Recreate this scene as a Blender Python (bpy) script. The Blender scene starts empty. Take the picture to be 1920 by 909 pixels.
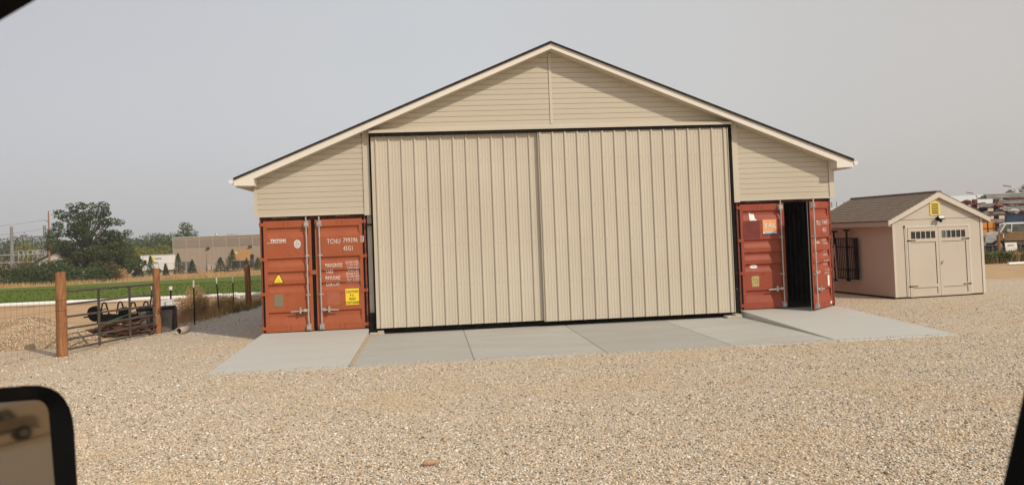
import bpy, bmesh, math, random
import numpy as np
from mathutils import Vector, Matrix
random.seed(7); rng = np.random.default_rng(11)
R = math.radians
S = bpy.context.scene
COL = S.collection
G = -0.155                      # level of the gravel yard
# ------------------------------------------------------------------ camera
CAM = Vector((3.952, -19.506, 2.086)); YAW, PITCH, ROLL, FPX, CY = 0.10129, 0.0264, -0.03785, 1524.76, 454.5 - 55.56
_f = Vector((math.sin(YAW)*math.cos(PITCH), math.cos(YAW)*math.cos(PITCH), math.sin(PITCH)))
_r = Vector((math.cos(YAW), -math.sin(YAW), 0)); _u = _r.cross(_f)
_c, _s = math.cos(ROLL), math.sin(ROLL)
CR, CU = _c*_r + _s*_u, -_s*_r + _c*_u
def ray(px, py): return _f + CR*((px-960)/FPX) - CU*((py-CY)/FPX)
def at(px, py, depth): return CAM + ray(px, py)*depth
def ong(px, py, z=G):
    d = ray(px, py); return CAM + d*((z-CAM.z)/d.z)
cd = bpy.data.cameras.new('camera'); cam = bpy.data.objects.new('camera', cd); COL.objects.link(cam)
cam.matrix_world = Matrix.Translation(CAM) @ Matrix((CR, CU, -_f)).transposed().to_4x4()
cd.sensor_width = 36; cd.lens = FPX/1920*36; cd.shift_x = 0
cd.shift_y = -55.56/1920
cd.clip_start = .05; cd.clip_end = 3000
cd.dof.use_dof = True; cd.dof.focus_distance = 20; cd.dof.aperture_fstop = 9
S.camera = cam
# ------------------------------------------------------------------ materials
def nt(name):
    m = bpy.data.materials.new(name); m.use_nodes = True
    t = m.node_tree; b = t.nodes['Principled BSDF']; return m, t, b
def N(t, typ, **kw):
    n = t.nodes.new(typ)
    for k, v in kw.items():
        if k.startswith('i_'):
            key = k[2:]; key = int(key) if key.isdigit() else key.replace('_', ' ')
            n.inputs[key].default_value = v
        else: setattr(n, k, v)
    return n
def L(t, a, b): t.links.new(a, b)
def rgba(c): return (c[0], c[1], c[2], 1)
def ramp(t, fac, stops):
    n = t.nodes.new('ShaderNodeValToRGB'); L(t, fac, n.inputs[0])
    e = n.color_ramp.elements
    while len(e) < len(stops): e.new(.5)
    for el, (p, c) in zip(e, stops): el.position = p; el.color = rgba(c)
    return n.outputs[0]
def mixc(t, fac, a, b, mode='MIX'):
    n = t.nodes.new('ShaderNodeMix'); n.data_type = 'RGBA'; n.blend_type = mode
    for sock, v in ((n.inputs[0], fac), (n.inputs[6], a), (n.inputs[7], b)):
        if hasattr(v, 'links'): L(t, v, sock)
        else: sock.default_value = v if not isinstance(v, tuple) else rgba(v)
    return n.outputs[2]
def objco(t, sc=(1,1,1)):
    c = N(t, 'ShaderNodeTexCoord'); m = N(t, 'ShaderNodeMapping'); L(t, c.outputs['Object'], m.inputs[0]); m.inputs['Scale'].default_value = sc
    return m.outputs[0]
def noise(t, co, scale, detail=4, rough=.55):
    n = N(t, 'ShaderNodeTexNoise'); L(t, co, n.inputs['Vector']); n.inputs['Scale'].default_value = scale
    n.inputs['Detail'].default_value = detail; n.inputs['Roughness'].default_value = rough
    return n.outputs['Fac']
def bump(t, b, h, strength, dist):
    n = N(t, 'ShaderNodeBump'); L(t, h, n.inputs['Height']); n.inputs['Strength'].default_value = strength; n.inputs['Distance'].default_value = dist
    L(t, n.outputs[0], b.inputs['Normal'])
def mat(name, c, c2=None, scale=3, stretch=(1,1,1), rough=.7, metal=0, bmp=0, bscale=60, spec=.4, lo=.35, hi=.65):
    m, t, b = nt(name)
    co = objco(t, stretch)
    if c2 is not None:
        L(t, ramp(t, noise(t, co, scale, 6), [(lo, c), (hi, c2)]), b.inputs['Base Color'])
    else: b.inputs['Base Color'].default_value = rgba(c)
    b.inputs['Roughness'].default_value = rough; b.inputs['Metallic'].default_value = metal
    b.inputs['Specular IOR Level'].default_value = spec
    if bmp: bump(t, b, noise(t, co, bscale, 3), bmp, .01)
    return m
def leafmat(name, a, b_, rough=.75, trans=.15):
    m, t, b = nt(name)
    g = N(t, 'ShaderNodeNewGeometry')
    L(t, ramp(t, g.outputs['Random Per Island'], [(0, a), (1, b_)]), b.inputs['Base Color'])
    b.inputs['Roughness'].default_value = rough; b.inputs['Specular IOR Level'].default_value = .2
    tr = N(t, 'ShaderNodeBsdfTranslucent'); L(t, ramp(t, g.outputs['Random Per Island'], [(0, a), (1, b_)]), tr.inputs[0])
    mx = N(t, 'ShaderNodeMixShader'); mx.inputs[0].default_value = trans
    L(t, b.outputs[0], mx.inputs[1]); L(t, tr.outputs[0], mx.inputs[2]); L(t, mx.outputs[0], t.nodes['Material Output'].inputs[0])
    return m
M = {}
# vinyl siding / painted panels: warm beige with faint dust and streaks
def painted(name, c, streak=(1,1,.12), amt=.09, rough=.5, sc=2.2):
    m, t, b = nt(name); co = objco(t, streak)
    n1 = noise(t, co, sc, 7, .65); n2 = noise(t, objco(t), .5, 3)
    d = tuple(x*(1-amt*1.6) for x in c); l = tuple(min(1, x*(1+amt)) for x in c)
    c1 = ramp(t, n1, [(.3, d), (.7, l)])
    c2 = mixc(t, .35, c1, ramp(t, n2, [(.35, (c[0]*.86, c[1]*.83, c[2]*.78)), (.65, c)]))
    L(t, c2, b.inputs['Base Color']); b.inputs['Roughness'].default_value = rough; b.inputs['Specular IOR Level'].default_value = .35
    bump(t, b, noise(t, co, 45, 3), .05, .01)
    return m
M['siding'] = painted('siding_vinyl', (.548,.482,.376), streak=(.25,1,3), amt=.035)
M['trim'] = painted('trim_metal', (.597,.527,.418), amt=.03)
M['channel'] = mat('channel_shadow_brown', (.20,.155,.105), rough=.8)
M['fascia'] = painted('fascia_metal', (.80,.73,.64), amt=.03)
M['doorpanel'] = painted('door_sheet_metal', (.588,.518,.412), amt=.05, rough=.42)
M['gutter'] = mat('gutter_white', (.78,.75,.70), rough=.4)
M['black'] = mat('black_steel', (.009,.008,.007), (.018,.014,.012), 6, rough=.8, spec=.1)
M['rubber'] = mat('black_rubber', (.009,.008,.008), rough=.85, spec=.12)
M['shingle'] = mat('dark_shingle', (.012,.010,.009), (.035,.028,.024), 14, rough=.95, bmp=.6, bscale=40)
M['galv'] = mat('galvanised_steel', (.42,.40,.37), (.58,.55,.50), 9, rough=.45, metal=.55)
M['screw'] = mat('screw_zinc', (.20,.18,.15), rough=.5, metal=.4)
M['white'] = mat('white_paint', (.80,.79,.76), rough=.6)
M['whitedirty'] = mat('weathered_white', (.78,.75,.70), (.60,.56,.50), 4, rough=.7)
M['yellow'] = mat('yellow_vinyl', (.87,.62,.03), rough=.5)
M['yellowlight'] = mat('yellow_plastic', (.80,.64,.17), (.72,.55,.12), 8, rough=.55)
M['orange'] = mat('orange_vinyl', (.80,.33,.12), (.85,.42,.20), 8, rough=.5)
M['navy'] = mat('navy_vinyl', (.03,.035,.12), rough=.5)
M['plate'] = mat('dull_data_plate', (.20,.19,.13), (.30,.24,.14), 14, rough=.5, metal=.3)
M['paleplate'] = mat('scuffed_yellow_plate', (.55,.42,.16), (.35,.25,.12), 30, rough=.6)
M['ink'] = mat('black_ink', (.015,.014,.012), rough=.6)
M['letter'] = mat('white_lettering', (.80,.77,.70), (.62,.55,.48), 22, rough=.6)
def redsteel(name, c, c2):
    m, t, b = nt(name); co = objco(t)
    base = ramp(t, noise(t, co, 1.6, 8, .65), [(.32, c), (.68, c2)])
    st = noise(t, objco(t, (9,9,.7)), 1.2, 5, .6)
    base = mixc(t, ramp(t, st, [(.60, (0,0,0)), (.75, (.45,.45,.45))]), base, (.20,.055,.03))
    sp = noise(t, co, 24, 4, .7)
    base = mixc(t, ramp(t, sp, [(.69, (0,0,0)), (.74, (.8,.8,.8))]), base, (.055,.022,.013))
    pale = noise(t, objco(t, (1,1,2)), 5, 6, .7)
    base = mixc(t, ramp(t, pale, [(.66, (0,0,0)), (.8, (.4,.4,.4))]), base, (.52,.25,.17))
    L(t, base, b.inputs['Base Color']); b.inputs['Roughness'].default_value = .55; b.inputs['Specular IOR Level'].default_value = .3
    bump(t, b, sp, .12, .01)
    return m
M['red'] = redsteel('faded_red_steel', (.335,.083,.032), (.395,.110,.045))
M['reddark'] = redsteel('dark_red_steel', (.27,.055,.028), (.35,.075,.038))
M['redpatch'] = mat('old_red_patch', (.20,.035,.024), (.15,.026,.02), 6, rough=.6)
M['redpale'] = mat('faded_pale_red_patch', (.40,.125,.06), (.36,.10,.05), 8, rough=.6)
M['rustframe'] = mat('rusty_dark_frame', (.035,.018,.013), (.16,.05,.03), 7, rough=.7)
M['postred'] = mat('worn_red_post', (.22,.055,.03), (.07,.025,.018), 5, rough=.7, lo=.45, hi=.75)
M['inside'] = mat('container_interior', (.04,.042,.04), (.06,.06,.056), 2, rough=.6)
M['plyfloor'] = mat('container_floor', (.10,.09,.075), (.07,.06,.05), 4, rough=.7)
# wood
def wood(name, a, c, rough=.85, sc=(9,9,.9)):
    m, t, b = nt(name); co = objco(t, sc)
    n1 = noise(t, co, 3, 8, .7)
    L(t, ramp(t, n1, [(.3, a), (.7, c)]), b.inputs['Base Color'])
    b.inputs['Roughness'].default_value = rough; b.inputs['Specular IOR Level'].default_value = .2
    bump(t, b, n1, .5, .02); return m
M['post'] = wood('treated_post', (.15,.055,.024), (.44,.215,.095))
M['boardpale'] = wood('pale_board', (.28,.19,.11), (.40,.29,.18), sc=(2,12,12))
M['boarddark'] = wood('dark_board', (.035,.022,.016), (.09,.055,.035), sc=(2,12,12))
M['boardrust'] = wood('rusty_board', (.07,.026,.018), (.15,.06,.035), sc=(2,12,12))
M['gate'] = mat('brown_gate_tube', (.085,.068,.058), (.14,.115,.10), 5, rough=.5, metal=.3)
M['tpost'] = mat('tpost_steel', (.008,.008,.008), (.02,.018,.016), 9, rough=.7, spec=.15)
M['wire'] = mat('fence_wire', (.12,.10,.085), rough=.5, metal=.4)
# concrete
def concrete(name, a, c, tint):
    m, t, b = nt(name)
    n1 = noise(t, objco(t, (.5,1.6,1)), 1.1, 8, .62); n2 = noise(t, objco(t), 30, 3, .6); n3 = noise(t, objco(t, (1,4,1)), .45, 4)
    base = ramp(t, n1, [(.3, a), (.7, c)])
    base = mixc(t, ramp(t, n3, [(.45, (0,0,0)), (.68, (.75,.75,.75))]), base, tint)
    n4 = noise(t, objco(t, (1,.35,1)), 5.5, 5, .7)
    base = mixc(t, ramp(t, n4, [(.60, (0,0,0)), (.72, (.35,.35,.35))]), base, tuple(x*1.16 for x in c))
    base = mixc(t, ramp(t, noise(t, objco(t), 1.7, 7, .7), [(.62, (0,0,0)), (.70, (.30,.30,.30))]), base, tuple(x*.72 for x in a))
    base = mixc(t, .25, base, ramp(t, n2, [(.3, a), (.7, c)]), 'MIX')
    L(t, base, b.inputs['Base Color']); b.inputs['Roughness'].default_value = .85; b.inputs['Specular IOR Level'].default_value = .25
    bump(t, b, n2, .12, .01); return m
M['ramp'] = concrete('ramp_concrete', (.475,.465,.425), (.52,.51,.465), (.52,.495,.44))
M['slab'] = [concrete('apron_concrete_%s' % k, tuple(x*v for x in (.39,.382,.345)), tuple(x*v for x in (.48,.47,.425)), (.40,.36,.29)) for k, v in (('warm', .97), ('pale', 1.01), ('grey', .90), ('light', 1.05))]
M['slabedge'] = mat('dusty_concrete_edge', (.46,.38,.27), (.36,.29,.20), 8, rough=.9)
# ground
def ground_material():
    m, t, b = nt('yard_ground')
    geo = N(t, 'ShaderNodeNewGeometry'); pos = geo.outputs['Position']
    def vor(scale, feat='F1'):
        v = N(t, 'ShaderNodeTexVoronoi', feature=feat); v.inputs['Scale'].default_value = scale; L(t, pos, v.inputs['Vector']); return v
    big = noise(t, pos, .33, 5, .6); mid = noise(t, pos, 2.2, 4, .6)
    v1 = vor(44); v2 = vor(70); e = vor(44, 'DISTANCE_TO_EDGE')
    sep = N(t, 'ShaderNodeSeparateColor'); L(t, v1.outputs['Color'], sep.inputs[0])
    sep2 = N(t, 'ShaderNodeSeparateColor'); L(t, v2.outputs['Color'], sep2.inputs[0])
    stops = [(0,(.19,.14,.09)), (.15,(.40,.30,.18)), (.34,(.635,.49,.325)), (.52,(.67,.55,.40)), (.64,(.46,.43,.38)), (.78,(.58,.51,.41)), (.9,(.79,.68,.53)), (1,(.88,.82,.71))]
    c1 = ramp(t, sep.outputs[0], stops); c2 = ramp(t, sep2.outputs[1], stops)
    st = mixc(t, .4, c1, c2)
    st = mixc(t, ramp(t, e.outputs['Distance'], [(.0, (1,1,1)), (.0085, (0,0,0))]), st, (.10,.07,.045))
    # warmer, sandy patches and greyer, washed patches
    st = mixc(t, ramp(t, big, [(.50, (0,0,0)), (.68, (.55,.55,.55))]), st, (.58,.44,.25))
    st = mixc(t, ramp(t, mid, [(.52, (0,0,0)), (.72, (.35,.35,.35))]), st, (.45,.38,.29))
    # dirt
    dn = noise(t, pos, 1.4, 8, .65); dl = noise(t, pos, .12, 4, .6); df = noise(t, pos, 18, 3, .7)
    dirt = ramp(t, dn, [(.3, (.43,.28,.15)), (.7, (.55,.37,.205))])
    dirt = mixc(t, ramp(t, dl, [(.45, (0,0,0)), (.65, (.6,.6,.6))]), dirt, (.40,.29,.17))
    dirt = mixc(t, ramp(t, df, [(.60, (0,0,0)), (.75, (.5,.5,.5))]), dirt, (.23,.16,.09))
    # where it is gravel: right of the fence line, in front of the far lot
    sx = N(t, 'ShaderNodeSeparateXYZ'); L(t, pos, sx.inputs[0])
    def mth(op, a, c):
        n = N(t, 'ShaderNodeMath', operation=op)
        for s_, v in ((n.inputs[0], a), (n.inputs[1], c)):
            if hasattr(v, 'links'): L(t, v, s_)
            else: s_.default_value = v
        return n.outputs[0]
    wob = mth('MULTIPLY', mth('SUBTRACT', noise(t, pos, .9, 4), .5), 2.6)
    X = mth('ADD', sx.outputs[0], wob); Y = mth('ADD', sx.outputs[1], wob)
    def step(v, a, c):
        n = N(t, 'ShaderNodeMapRange', clamp=True); L(t, v, n.inputs[0]); n.inputs[1].default_value = a; n.inputs[2].default_value = c; return n.outputs[0]
    left = step(X, -4.3, -3.3)
    front = step(Y, 1.4, -.4)         # gravel spills past the fence line close to the yard
    lf = mth('MAXIMUM', left, mth('MULTIPLY', front, .75))
    back = step(mth('ADD', Y, mth('MULTIPLY', mth('MAXIMUM', mth('SUBTRACT', sx.outputs[0], 14.), 0.), .72)), 15.5, 13.5)
    g = mth('MULTIPLY', lf, back)
    # greyer crushed stone in the side lane by the container
    lane = mth('MULTIPLY', mth('MULTIPLY', step(sx.outputs[1], 0.5, 2.5), step(X, -4.0, -3.0)), step(sx.outputs[0], 2.0, 1.0))
    grey = ramp(t, sep.outputs[0], [(0,(.20,.18,.15)), (.5,(.48,.44,.38)), (1,(.80,.75,.66))])
    st = mixc(t, mth('MULTIPLY', lane, .75), st, grey)
    col = mixc(t, g, dirt, st)
    L(t, col, b.inputs['Base Color']); b.inputs['Roughness'].default_value = .95; b.inputs['Specular IOR Level'].default_value = .15
    hh = mth('ADD', mth('MULTIPLY', mth('MULTIPLY', mth('SUBTRACT', .5, v1.outputs['Distance']), g), .9), mth('MULTIPLY', mid, .25))
    bump(t, b, hh, .75, .022)
    return m
M['ground'] = ground_material()
M['stone'] = None
def stone_material():
    m, t, b = nt('loose_gravel')
    g = N(t, 'ShaderNodeNewGeometry')
    r_ = g.outputs['Random Per Island']
    c = ramp(t, r_, [(0,(.13,.10,.065)), (.13,(.30,.22,.14)), (.26,(.62,.475,.315)), (.40,(.69,.565,.42)), (.49,(.38,.36,.32)), (.58,(.52,.48,.42)), (.70,(.77,.65,.50)), (.82,(.66,.48,.31)), (.93,(.84,.77,.65)), (1,(.92,.87,.78))])
    big = noise(t, g.outputs['Position'], .33, 5, .6)
    c = mixc(t, ramp(t, big, [(.50, (0,0,0)), (.68, (.45,.45,.45))]), c, (.60,.455,.27))
    L(t, c, b.inputs['Base Color']); b.inputs['Roughness'].default_value = .85; b.inputs['Specular IOR Level'].default_value = .25
    return m
M['stone'] = stone_material()
def field_material():
    m, t, b = nt('green_crop'); g = N(t, 'ShaderNodeNewGeometry'); p = g.outputs['Position']
    a = ramp(t, noise(t, p, 2.5, 8, .7), [(.3, (.085,.125,.018)), (.7, (.15,.205,.035))])
    a = mixc(t, ramp(t, noise(t, p, .09, 4), [(.45, (0,0,0)), (.65, (.5,.5,.5))]), a, (.14,.175,.035))
    L(t, a, b.inputs['Base Color']); b.inputs['Roughness'].default_value = .9; b.inputs['Specular IOR Level'].default_value = .1
    bump(t, b, noise(t, p, 7, 5, .7), .8, .08); return m
M['field'] = field_material()
M['crop'] = leafmat('crop_leaf', (.10,.145,.02), (.16,.205,.038), trans=.25)
M['leafdark'] = leafmat('leaf_dark_green', (.028,.052,.014), (.095,.135,.035))
M['leafbrown'] = leafmat('leaf_bronze', (.050,.045,.018), (.14,.115,.04))
M['leafmid'] = leafmat('leaf_mid_green', (.045,.075,.022), (.11,.15,.05))
M['leafyellow'] = leafmat('leaf_yellow_green', (.17,.17,.03), (.32,.30,.07))
M['leafblue'] = leafmat('conifer_needles', (.028,.050,.026), (.065,.10,.05))
M['leafweed'] = leafmat('weed_green', (.05,.075,.02), (.14,.16,.05))
M['dry'] = leafmat('dry_grass', (.42,.28,.12), (.70,.50,.24), trans=.3)
M['drybrown'] = leafmat('dry_weed_brown', (.42,.25,.12), (.66,.45,.24), trans=.25)
M['bark'] = mat('bark', (.06,.045,.032), (.12,.09,.065), 6, rough=.95)
M['glass'] = mat('dark_glass', (.02,.024,.024), rough=.12, spec=.6)
M['glasspale'] = mat('pale_glass', (.16,.19,.17), (.07,.09,.08), 3, rough=.2, spec=.6)
# ------------------------------------------------------------------ mesh builder
class MB:
    def __init__(s): s.v = []; s.f = []; s.sm = []
    def add(s, vs, fs, smooth=False, mtx=None):
        o = len(s.v)
        for p in vs:
            p = Vector(p)
            if mtx is not None: p = mtx @ p
            s.v.append(tuple(p))
        for f in fs: s.f.append(tuple(i+o for i in f)); s.sm.append(smooth)
        return s
    def box(s, x0, x1, y0, y1, z0, z1, mtx=None):
        vs = [(x,y,z) for x in (x0,x1) for y in (y0,y1) for z in (z0,z1)]
        return s.add(vs, [(0,1,3,2),(4,6,7,5),(0,4,5,1),(2,3,7,6),(0,2,6,4),(1,5,7,3)], False, mtx)
    def prism(s, poly, y0, y1, mtx=None, ax='y'):
        # poly in (x,z); extruded along y
        n = len(poly)
        def P(a, c, d): return {'y': (a, d, c), 'x': (d, a, c), 'z': (a, c, d)}[ax]
        vs = [P(a, c, y0) for a, c in poly] + [P(a, c, y1) for a, c in poly]
        fs = [tuple(range(n)), tuple(range(2*n-1, n-1, -1))] + [(i, i+n, (i+1) % n + n, (i+1) % n) for i in range(n)]
        return s.add(vs, fs, False, mtx)
    def tube(s, a, b, r0, r1=None, n=8, cap=True, smooth=True, mtx=None):
        a, b = Vector(a), Vector(b); r1 = r0 if r1 is None else r1
        d = (b-a).normalized(); h = Vector((0,0,1)) if abs(d.z) < .9 else Vector((1,0,0))
        e1 = d.cross(h).normalized(); e2 = d.cross(e1)
        ring = lambda c, r: [c + (e1*math.cos(2*math.pi*i/n) + e2*math.sin(2*math.pi*i/n))*r for i in range(n)]
        vs = ring(a, r0) + ring(b, r1)
        s.add(vs, [(i, (i+1) % n, (i+1) % n + n, i+n) for i in range(n)], smooth, mtx)
        if cap: s.add(ring(a, r0), [tuple(range(n-1, -1, -1))], False, mtx); s.add(ring(b, r1), [tuple(range(n))], False, mtx)
        return s
    def path(s, pts, r, n=6, mtx=None):
        rs = r if isinstance(r, (list, tuple)) else [r]*len(pts)
        for i in range(len(pts)-1): s.tube(pts[i], pts[i+1], rs[i], rs[i+1], n, True, True, mtx)
        return s
    def beam(s, a, b, w, h):
        a, b = Vector(a), Vector(b); d = b-a; ln = d.length; d.normalize()
        up = Vector((0,0,1)) if abs(d.z) < .95 else Vector((0,1,0))
        sx = d.cross(up).normalized(); uz = sx.cross(d)
        m = Matrix((d, sx, uz)).transposed().to_4x4(); m.translation = a
        return s.box(0, ln, -w/2, w/2, -h/2, h/2, m)
    def ball(s, c, r, n=8, m=6, sc=(1,1,1), jit=0):
        vs = [(0,0,1)]; fs = []
        for i in range(1, m):
            th = math.pi*i/m
            for j in range(n):
                ph = 2*math.pi*j/n; vs.append((math.sin(th)*math.cos(ph), math.sin(th)*math.sin(ph), math.cos(th)))
        vs.append((0,0,-1))
        for j in range(n): fs.append((0, 1+j, 1+(j+1) % n))
        for i in range(m-2):
            for j in range(n):
                a = 1+i*n+j; b_ = 1+i*n+(j+1) % n; fs.append((a, a+n, b_+n, b_))
        k = len(vs)-1
        for j in range(n): fs.append((k, 1+(m-2)*n+(j+1) % n, 1+(m-2)*n+j))
        vs = [tuple(c[q] + v[q]*r*sc[q]*(1+random.uniform(-jit, jit)) for q in range(3)) for v in vs]
        return s.add(vs, fs, jit == 0)
    def build(s, name, m, parent=None, bevel=0, loc=None, rot=0):
        me = bpy.data.meshes.new(name); me.from_pydata(s.v, [], s.f)
        me.polygons.foreach_set('use_smooth', s.sm); me.update()
        bm = bmesh.new(); bm.from_mesh(me); bmesh.ops.recalc_face_normals(bm, faces=bm.faces)
        bm.to_mesh(me); bm.free()
        if m is not None: me.materials.append(m)
        o = bpy.data.objects.new(name, me); COL.objects.link(o)
        if parent: o.parent = parent
        if loc is not None: o.location = loc
        if rot: o.rotation_euler.z = rot
        if bevel:
            b = o.modifiers.new('bevel', 'BEVEL'); b.width = bevel; b.segments = 2; b.limit_method = 'ANGLE'; b.angle_limit = R(40)
        return o
def np_mesh(name, V, F, m, parent=None, smooth=False):
    V = np.asarray(V, dtype=np.float32); F = np.asarray(F, dtype=np.int32); k = F.shape[1]
    me = bpy.data.meshes.new(name); me.vertices.add(len(V)); me.vertices.foreach_set('co', V.ravel())
    me.loops.add(F.size); me.loops.foreach_set('vertex_index', F.ravel())
    me.polygons.add(len(F)); me.polygons.foreach_set('loop_start', np.arange(0, F.size, k, dtype=np.int32))
    me.update(calc_edges=True); me.validate()
    if smooth: me.polygons.foreach_set('use_smooth', [True]*len(F))
    me.materials.append(m); o = bpy.data.objects.new(name, me); COL.objects.link(o)
    if parent: o.parent = parent
    return o
def thing(name, label, cat, loc=(0,0,0), rot=0, group=None):
    o = bpy.data.objects.new(name, None); COL.objects.link(o); o.location = loc; o.rotation_euler.z = rot
    o.empty_display_size = .2
    return tag(o, label, cat, group)
def tag(o, label, cat, group=None):
    o['label'] = label; o['category'] = cat
    if group: o['group'] = group
    return o
def kind(o, k, label=None, cat=None):
    o['kind'] = k
    if label: o['label'] = label; o['category'] = cat
    return o
def dup(o, loc=None, rot=None, label=None, parent=None):
    c = o.copy(); COL.objects.link(c); c.parent = parent
    if loc is not None: c.location = loc
    if rot is not None: c.rotation_euler.z = rot
    if label: c['label'] = label
    for ch in o.children: dup(ch, parent=c)
    return c
def textmesh(s, size, bold=0, sx=1.0, align='LEFT', spacing=1.0):
    cu = bpy.data.curves.new('t', 'FONT'); cu.body = s; cu.size = size; cu.offset = bold; cu.align_x = align; cu.resolution_u = 2; cu.space_character = spacing
    o = bpy.data.objects.new('t', cu); COL.objects.link(o); bpy.context.view_layer.update()
    me = bpy.data.meshes.new_from_object(o.evaluated_get(bpy.context.evaluated_depsgraph_get()))
    vs = [(v.co.x*sx, v.co.y) for v in me.vertices]; fs = [tuple(p.vertices) for p in me.polygons]
    bpy.data.objects.remove(o); bpy.data.curves.remove(cu); bpy.data.meshes.remove(me)
    return vs, fs
def pieces(name, boxes, m, parent, bevel=0):
    for a in boxes: b_ = MB(); b_.box(*a); b_.build(name, m, parent, bevel=bevel)
# ------------------------------------------------------------------ terrain
def sm(t): t = min(1, max(0, t)); return t*t*(3-2*t)
def gz(x, y): return G - 2.25*sm((y-22)/66)*sm((8-x)/16)
def gpt(px, depth, dz=0):
    p = at(px, 450, depth); return Vector((p.x, p.y, gz(p.x, p.y)+dz))
def sheet(name, xs, ys, m, inside=None, dz=0):
    V = []; F = []
    for y in ys:
        for x in xs: V.append((x, y, gz(x, y)+dz))
    n = len(xs)
    for j in range(len(ys)-1):
        for i in range(n-1):
            if inside is None or inside((xs[i]+xs[i+1])/2, (ys[j]+ys[j+1])/2): F.append((j*n+i, j*n+i+1, (j+1)*n+i+1, (j+1)*n+i))
    return np_mesh(name, V, F, m, smooth=True)
xs = [-1500,-700,-400,-250,-180] + list(range(-140, 61, 4)) + [80,110,150,220,350,700,1500]
ys = [-400,-150,-60] + list(range(-30, 131, 4)) + [150,180,230,300,450,800,1600]
kind(sheet('ground', xs, ys, M['ground']), 'structure')
def far_edge(x): return 94.9 + (x+36.7)*.30
fx = list(np.arange(-140, 9, 4.)); fy = list(np.arange(20.0, 121, 4.))
# field: own sheet following the same slope, trimmed along its slanting far edge
V = []; F = []
nx = len(fx); ny = 22
for j in range(ny):
    for x in fx:
        e = far_edge(x); y = 16.9 + (e-16.9)*j/(ny-1); V.append((x, y, gz(x, y)+.05))
for j in range(ny-1):
    for i in range(nx-1): F.append((j*nx+i, j*nx+i+1, (j+1)*nx+i+1, (j+1)*nx+i))
kind(np_mesh('field', V, F, M['field'], smooth=True), 'structure')
def scatter(name, P, tv, tf, sc, rotz, m, tilt=None, parent=None):
    P = np.asarray(P, dtype=np.float64); n = len(P); tv = np.asarray(tv, dtype=np.float64); k = len(tv)
    sc = np.asarray(sc, dtype=np.float64)
    if sc.ndim == 1: sc = np.repeat(sc[:, None], 3, 1)
    W = tv[None]*sc[:, None, :]
    if tilt is not None:
        c, s_ = np.cos(tilt)[:, None], np.sin(tilt)[:, None]
        y = W[..., 1]*c - W[..., 2]*s_; z = W[..., 1]*s_ + W[..., 2]*c; W = np.stack([W[..., 0], y, z], -1)
    c, s_ = np.cos(rotz)[:, None], np.sin(rotz)[:, None]
    x = W[..., 0]*c - W[..., 1]*s_; y = W[..., 0]*s_ + W[..., 1]*c
    W = np.stack([x, y, W[..., 2]], -1) + P[:, None, :]
    Fa = (np.asarray(tf)[None] + (np.arange(n)*k)[:, None, None]).reshape(-1, len(tf[0]))
    return np_mesh(name, W.reshape(-1, 3), Fa, m, parent)
# crop leaves: short tufts, denser close to the pipe
n = 42000
yy = 17.1 + (rng.random(n)**1.8)*66; xx = -74 + rng.random(n)*78
ok = (yy < far_edge(xx)-.5) & (xx < 4) & (np.abs((xx-3.95)/(yy+19.5) + .33) < .26); xx, yy = xx[ok], yy[ok]; n = len(xx)
P = np.array([(x, y, gz(x, y)+.04) for x, y in zip(xx, yy)])
tv = [(-.5,0,0),(.5,0,0),(.15,.25,1),(-.3,-.2,.8)]
kind(scatter('crop', P, tv, [(0,1,2,3)], np.stack([.05+.07*rng.random(n), .06+.05*rng.random(n), .03+.035*rng.random(n)], 1), rng.random(n)*6.28, M['crop']), 'stuff', 'low bright green crop covering the field beyond the white pipe', 'crop')
# loose stones lying on the near gravel
ico = bmesh.new(); bmesh.ops.create_icosphere(ico, subdivisions=1, radius=1)
iv = np.array([v.co[:] for v in ico.verts]); itf = [[v.index for v in f.verts] for f in ico.faces]; ico.free()
def gravel_points():
    out = []
    for (y0, y1, dens) in ((-13.6, -11, 2300), (-11, -9, 1700), (-9, -7, 1000), (-7, -4.7, 600), (-4.7, 0, 200), (0, 6, 60)):
        x0, x1 = 3.95-.56*(y1+19.5)-.5, 3.95+.86*(y1+19.5)+.4
        n = int((y1-y0)*(x1-x0)*dens); P_ = np.stack([x0+(x1-x0)*rng.random(n), y0+(y1-y0)*rng.random(n)], 1)
        t_ = (P_[:,0]-3.95)/(P_[:,1]+19.5)
        k_ = (t_ > -.54) & (t_ < .84)
        k_ &= ~((P_[:,0] > .02) & (P_[:,0] < 13.95) & (P_[:,1] > -4.90))
        k_ &= ~((P_[:,0] < -3.9) & (P_[:,1] > -1)); k_ &= ~((P_[:,0] > 16.8) & (P_[:,1] > 2.2))
        out.append(P_[k_])
    return np.concatenate(out)
gp_ = gravel_points(); n = len(gp_)
base = .0055 + .0076*rng.random(n)**1.9; base *= np.where(rng.random(n) < .012, 1.7, 1)
base *= 1 + np.clip((gp_[:,1]+9)/12, 0, 1)*.25
sc3 = np.stack([base*(.9+.7*rng.random(n)), base*(.8+.5*rng.random(n)), base*(.5+.35*rng.random(n))], 1)
kind(scatter('gravel', np.column_stack([gp_, np.full(n, G)+base*.35]), iv*(1+.0*iv), itf, sc3, rng.random(n)*6.28, M['stone'], tilt=(rng.random(n)-.5)*.9), 'stuff', 'loose tan and grey pebbles covering the yard in the foreground', 'gravel')
b = MB(); b.ball((0,0,.022), .075, 10, 8, (1.0,.55,.42), .04)
p = ong(806, 873)
tag(b.build('stone', mat('ochre_stone', (.46,.31,.18), (.38,.25,.15), 20, rough=.8), loc=(p.x, p.y, G+.012), rot=.15), 'single larger ochre stone lying on the gravel in the foreground', 'stone')
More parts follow.
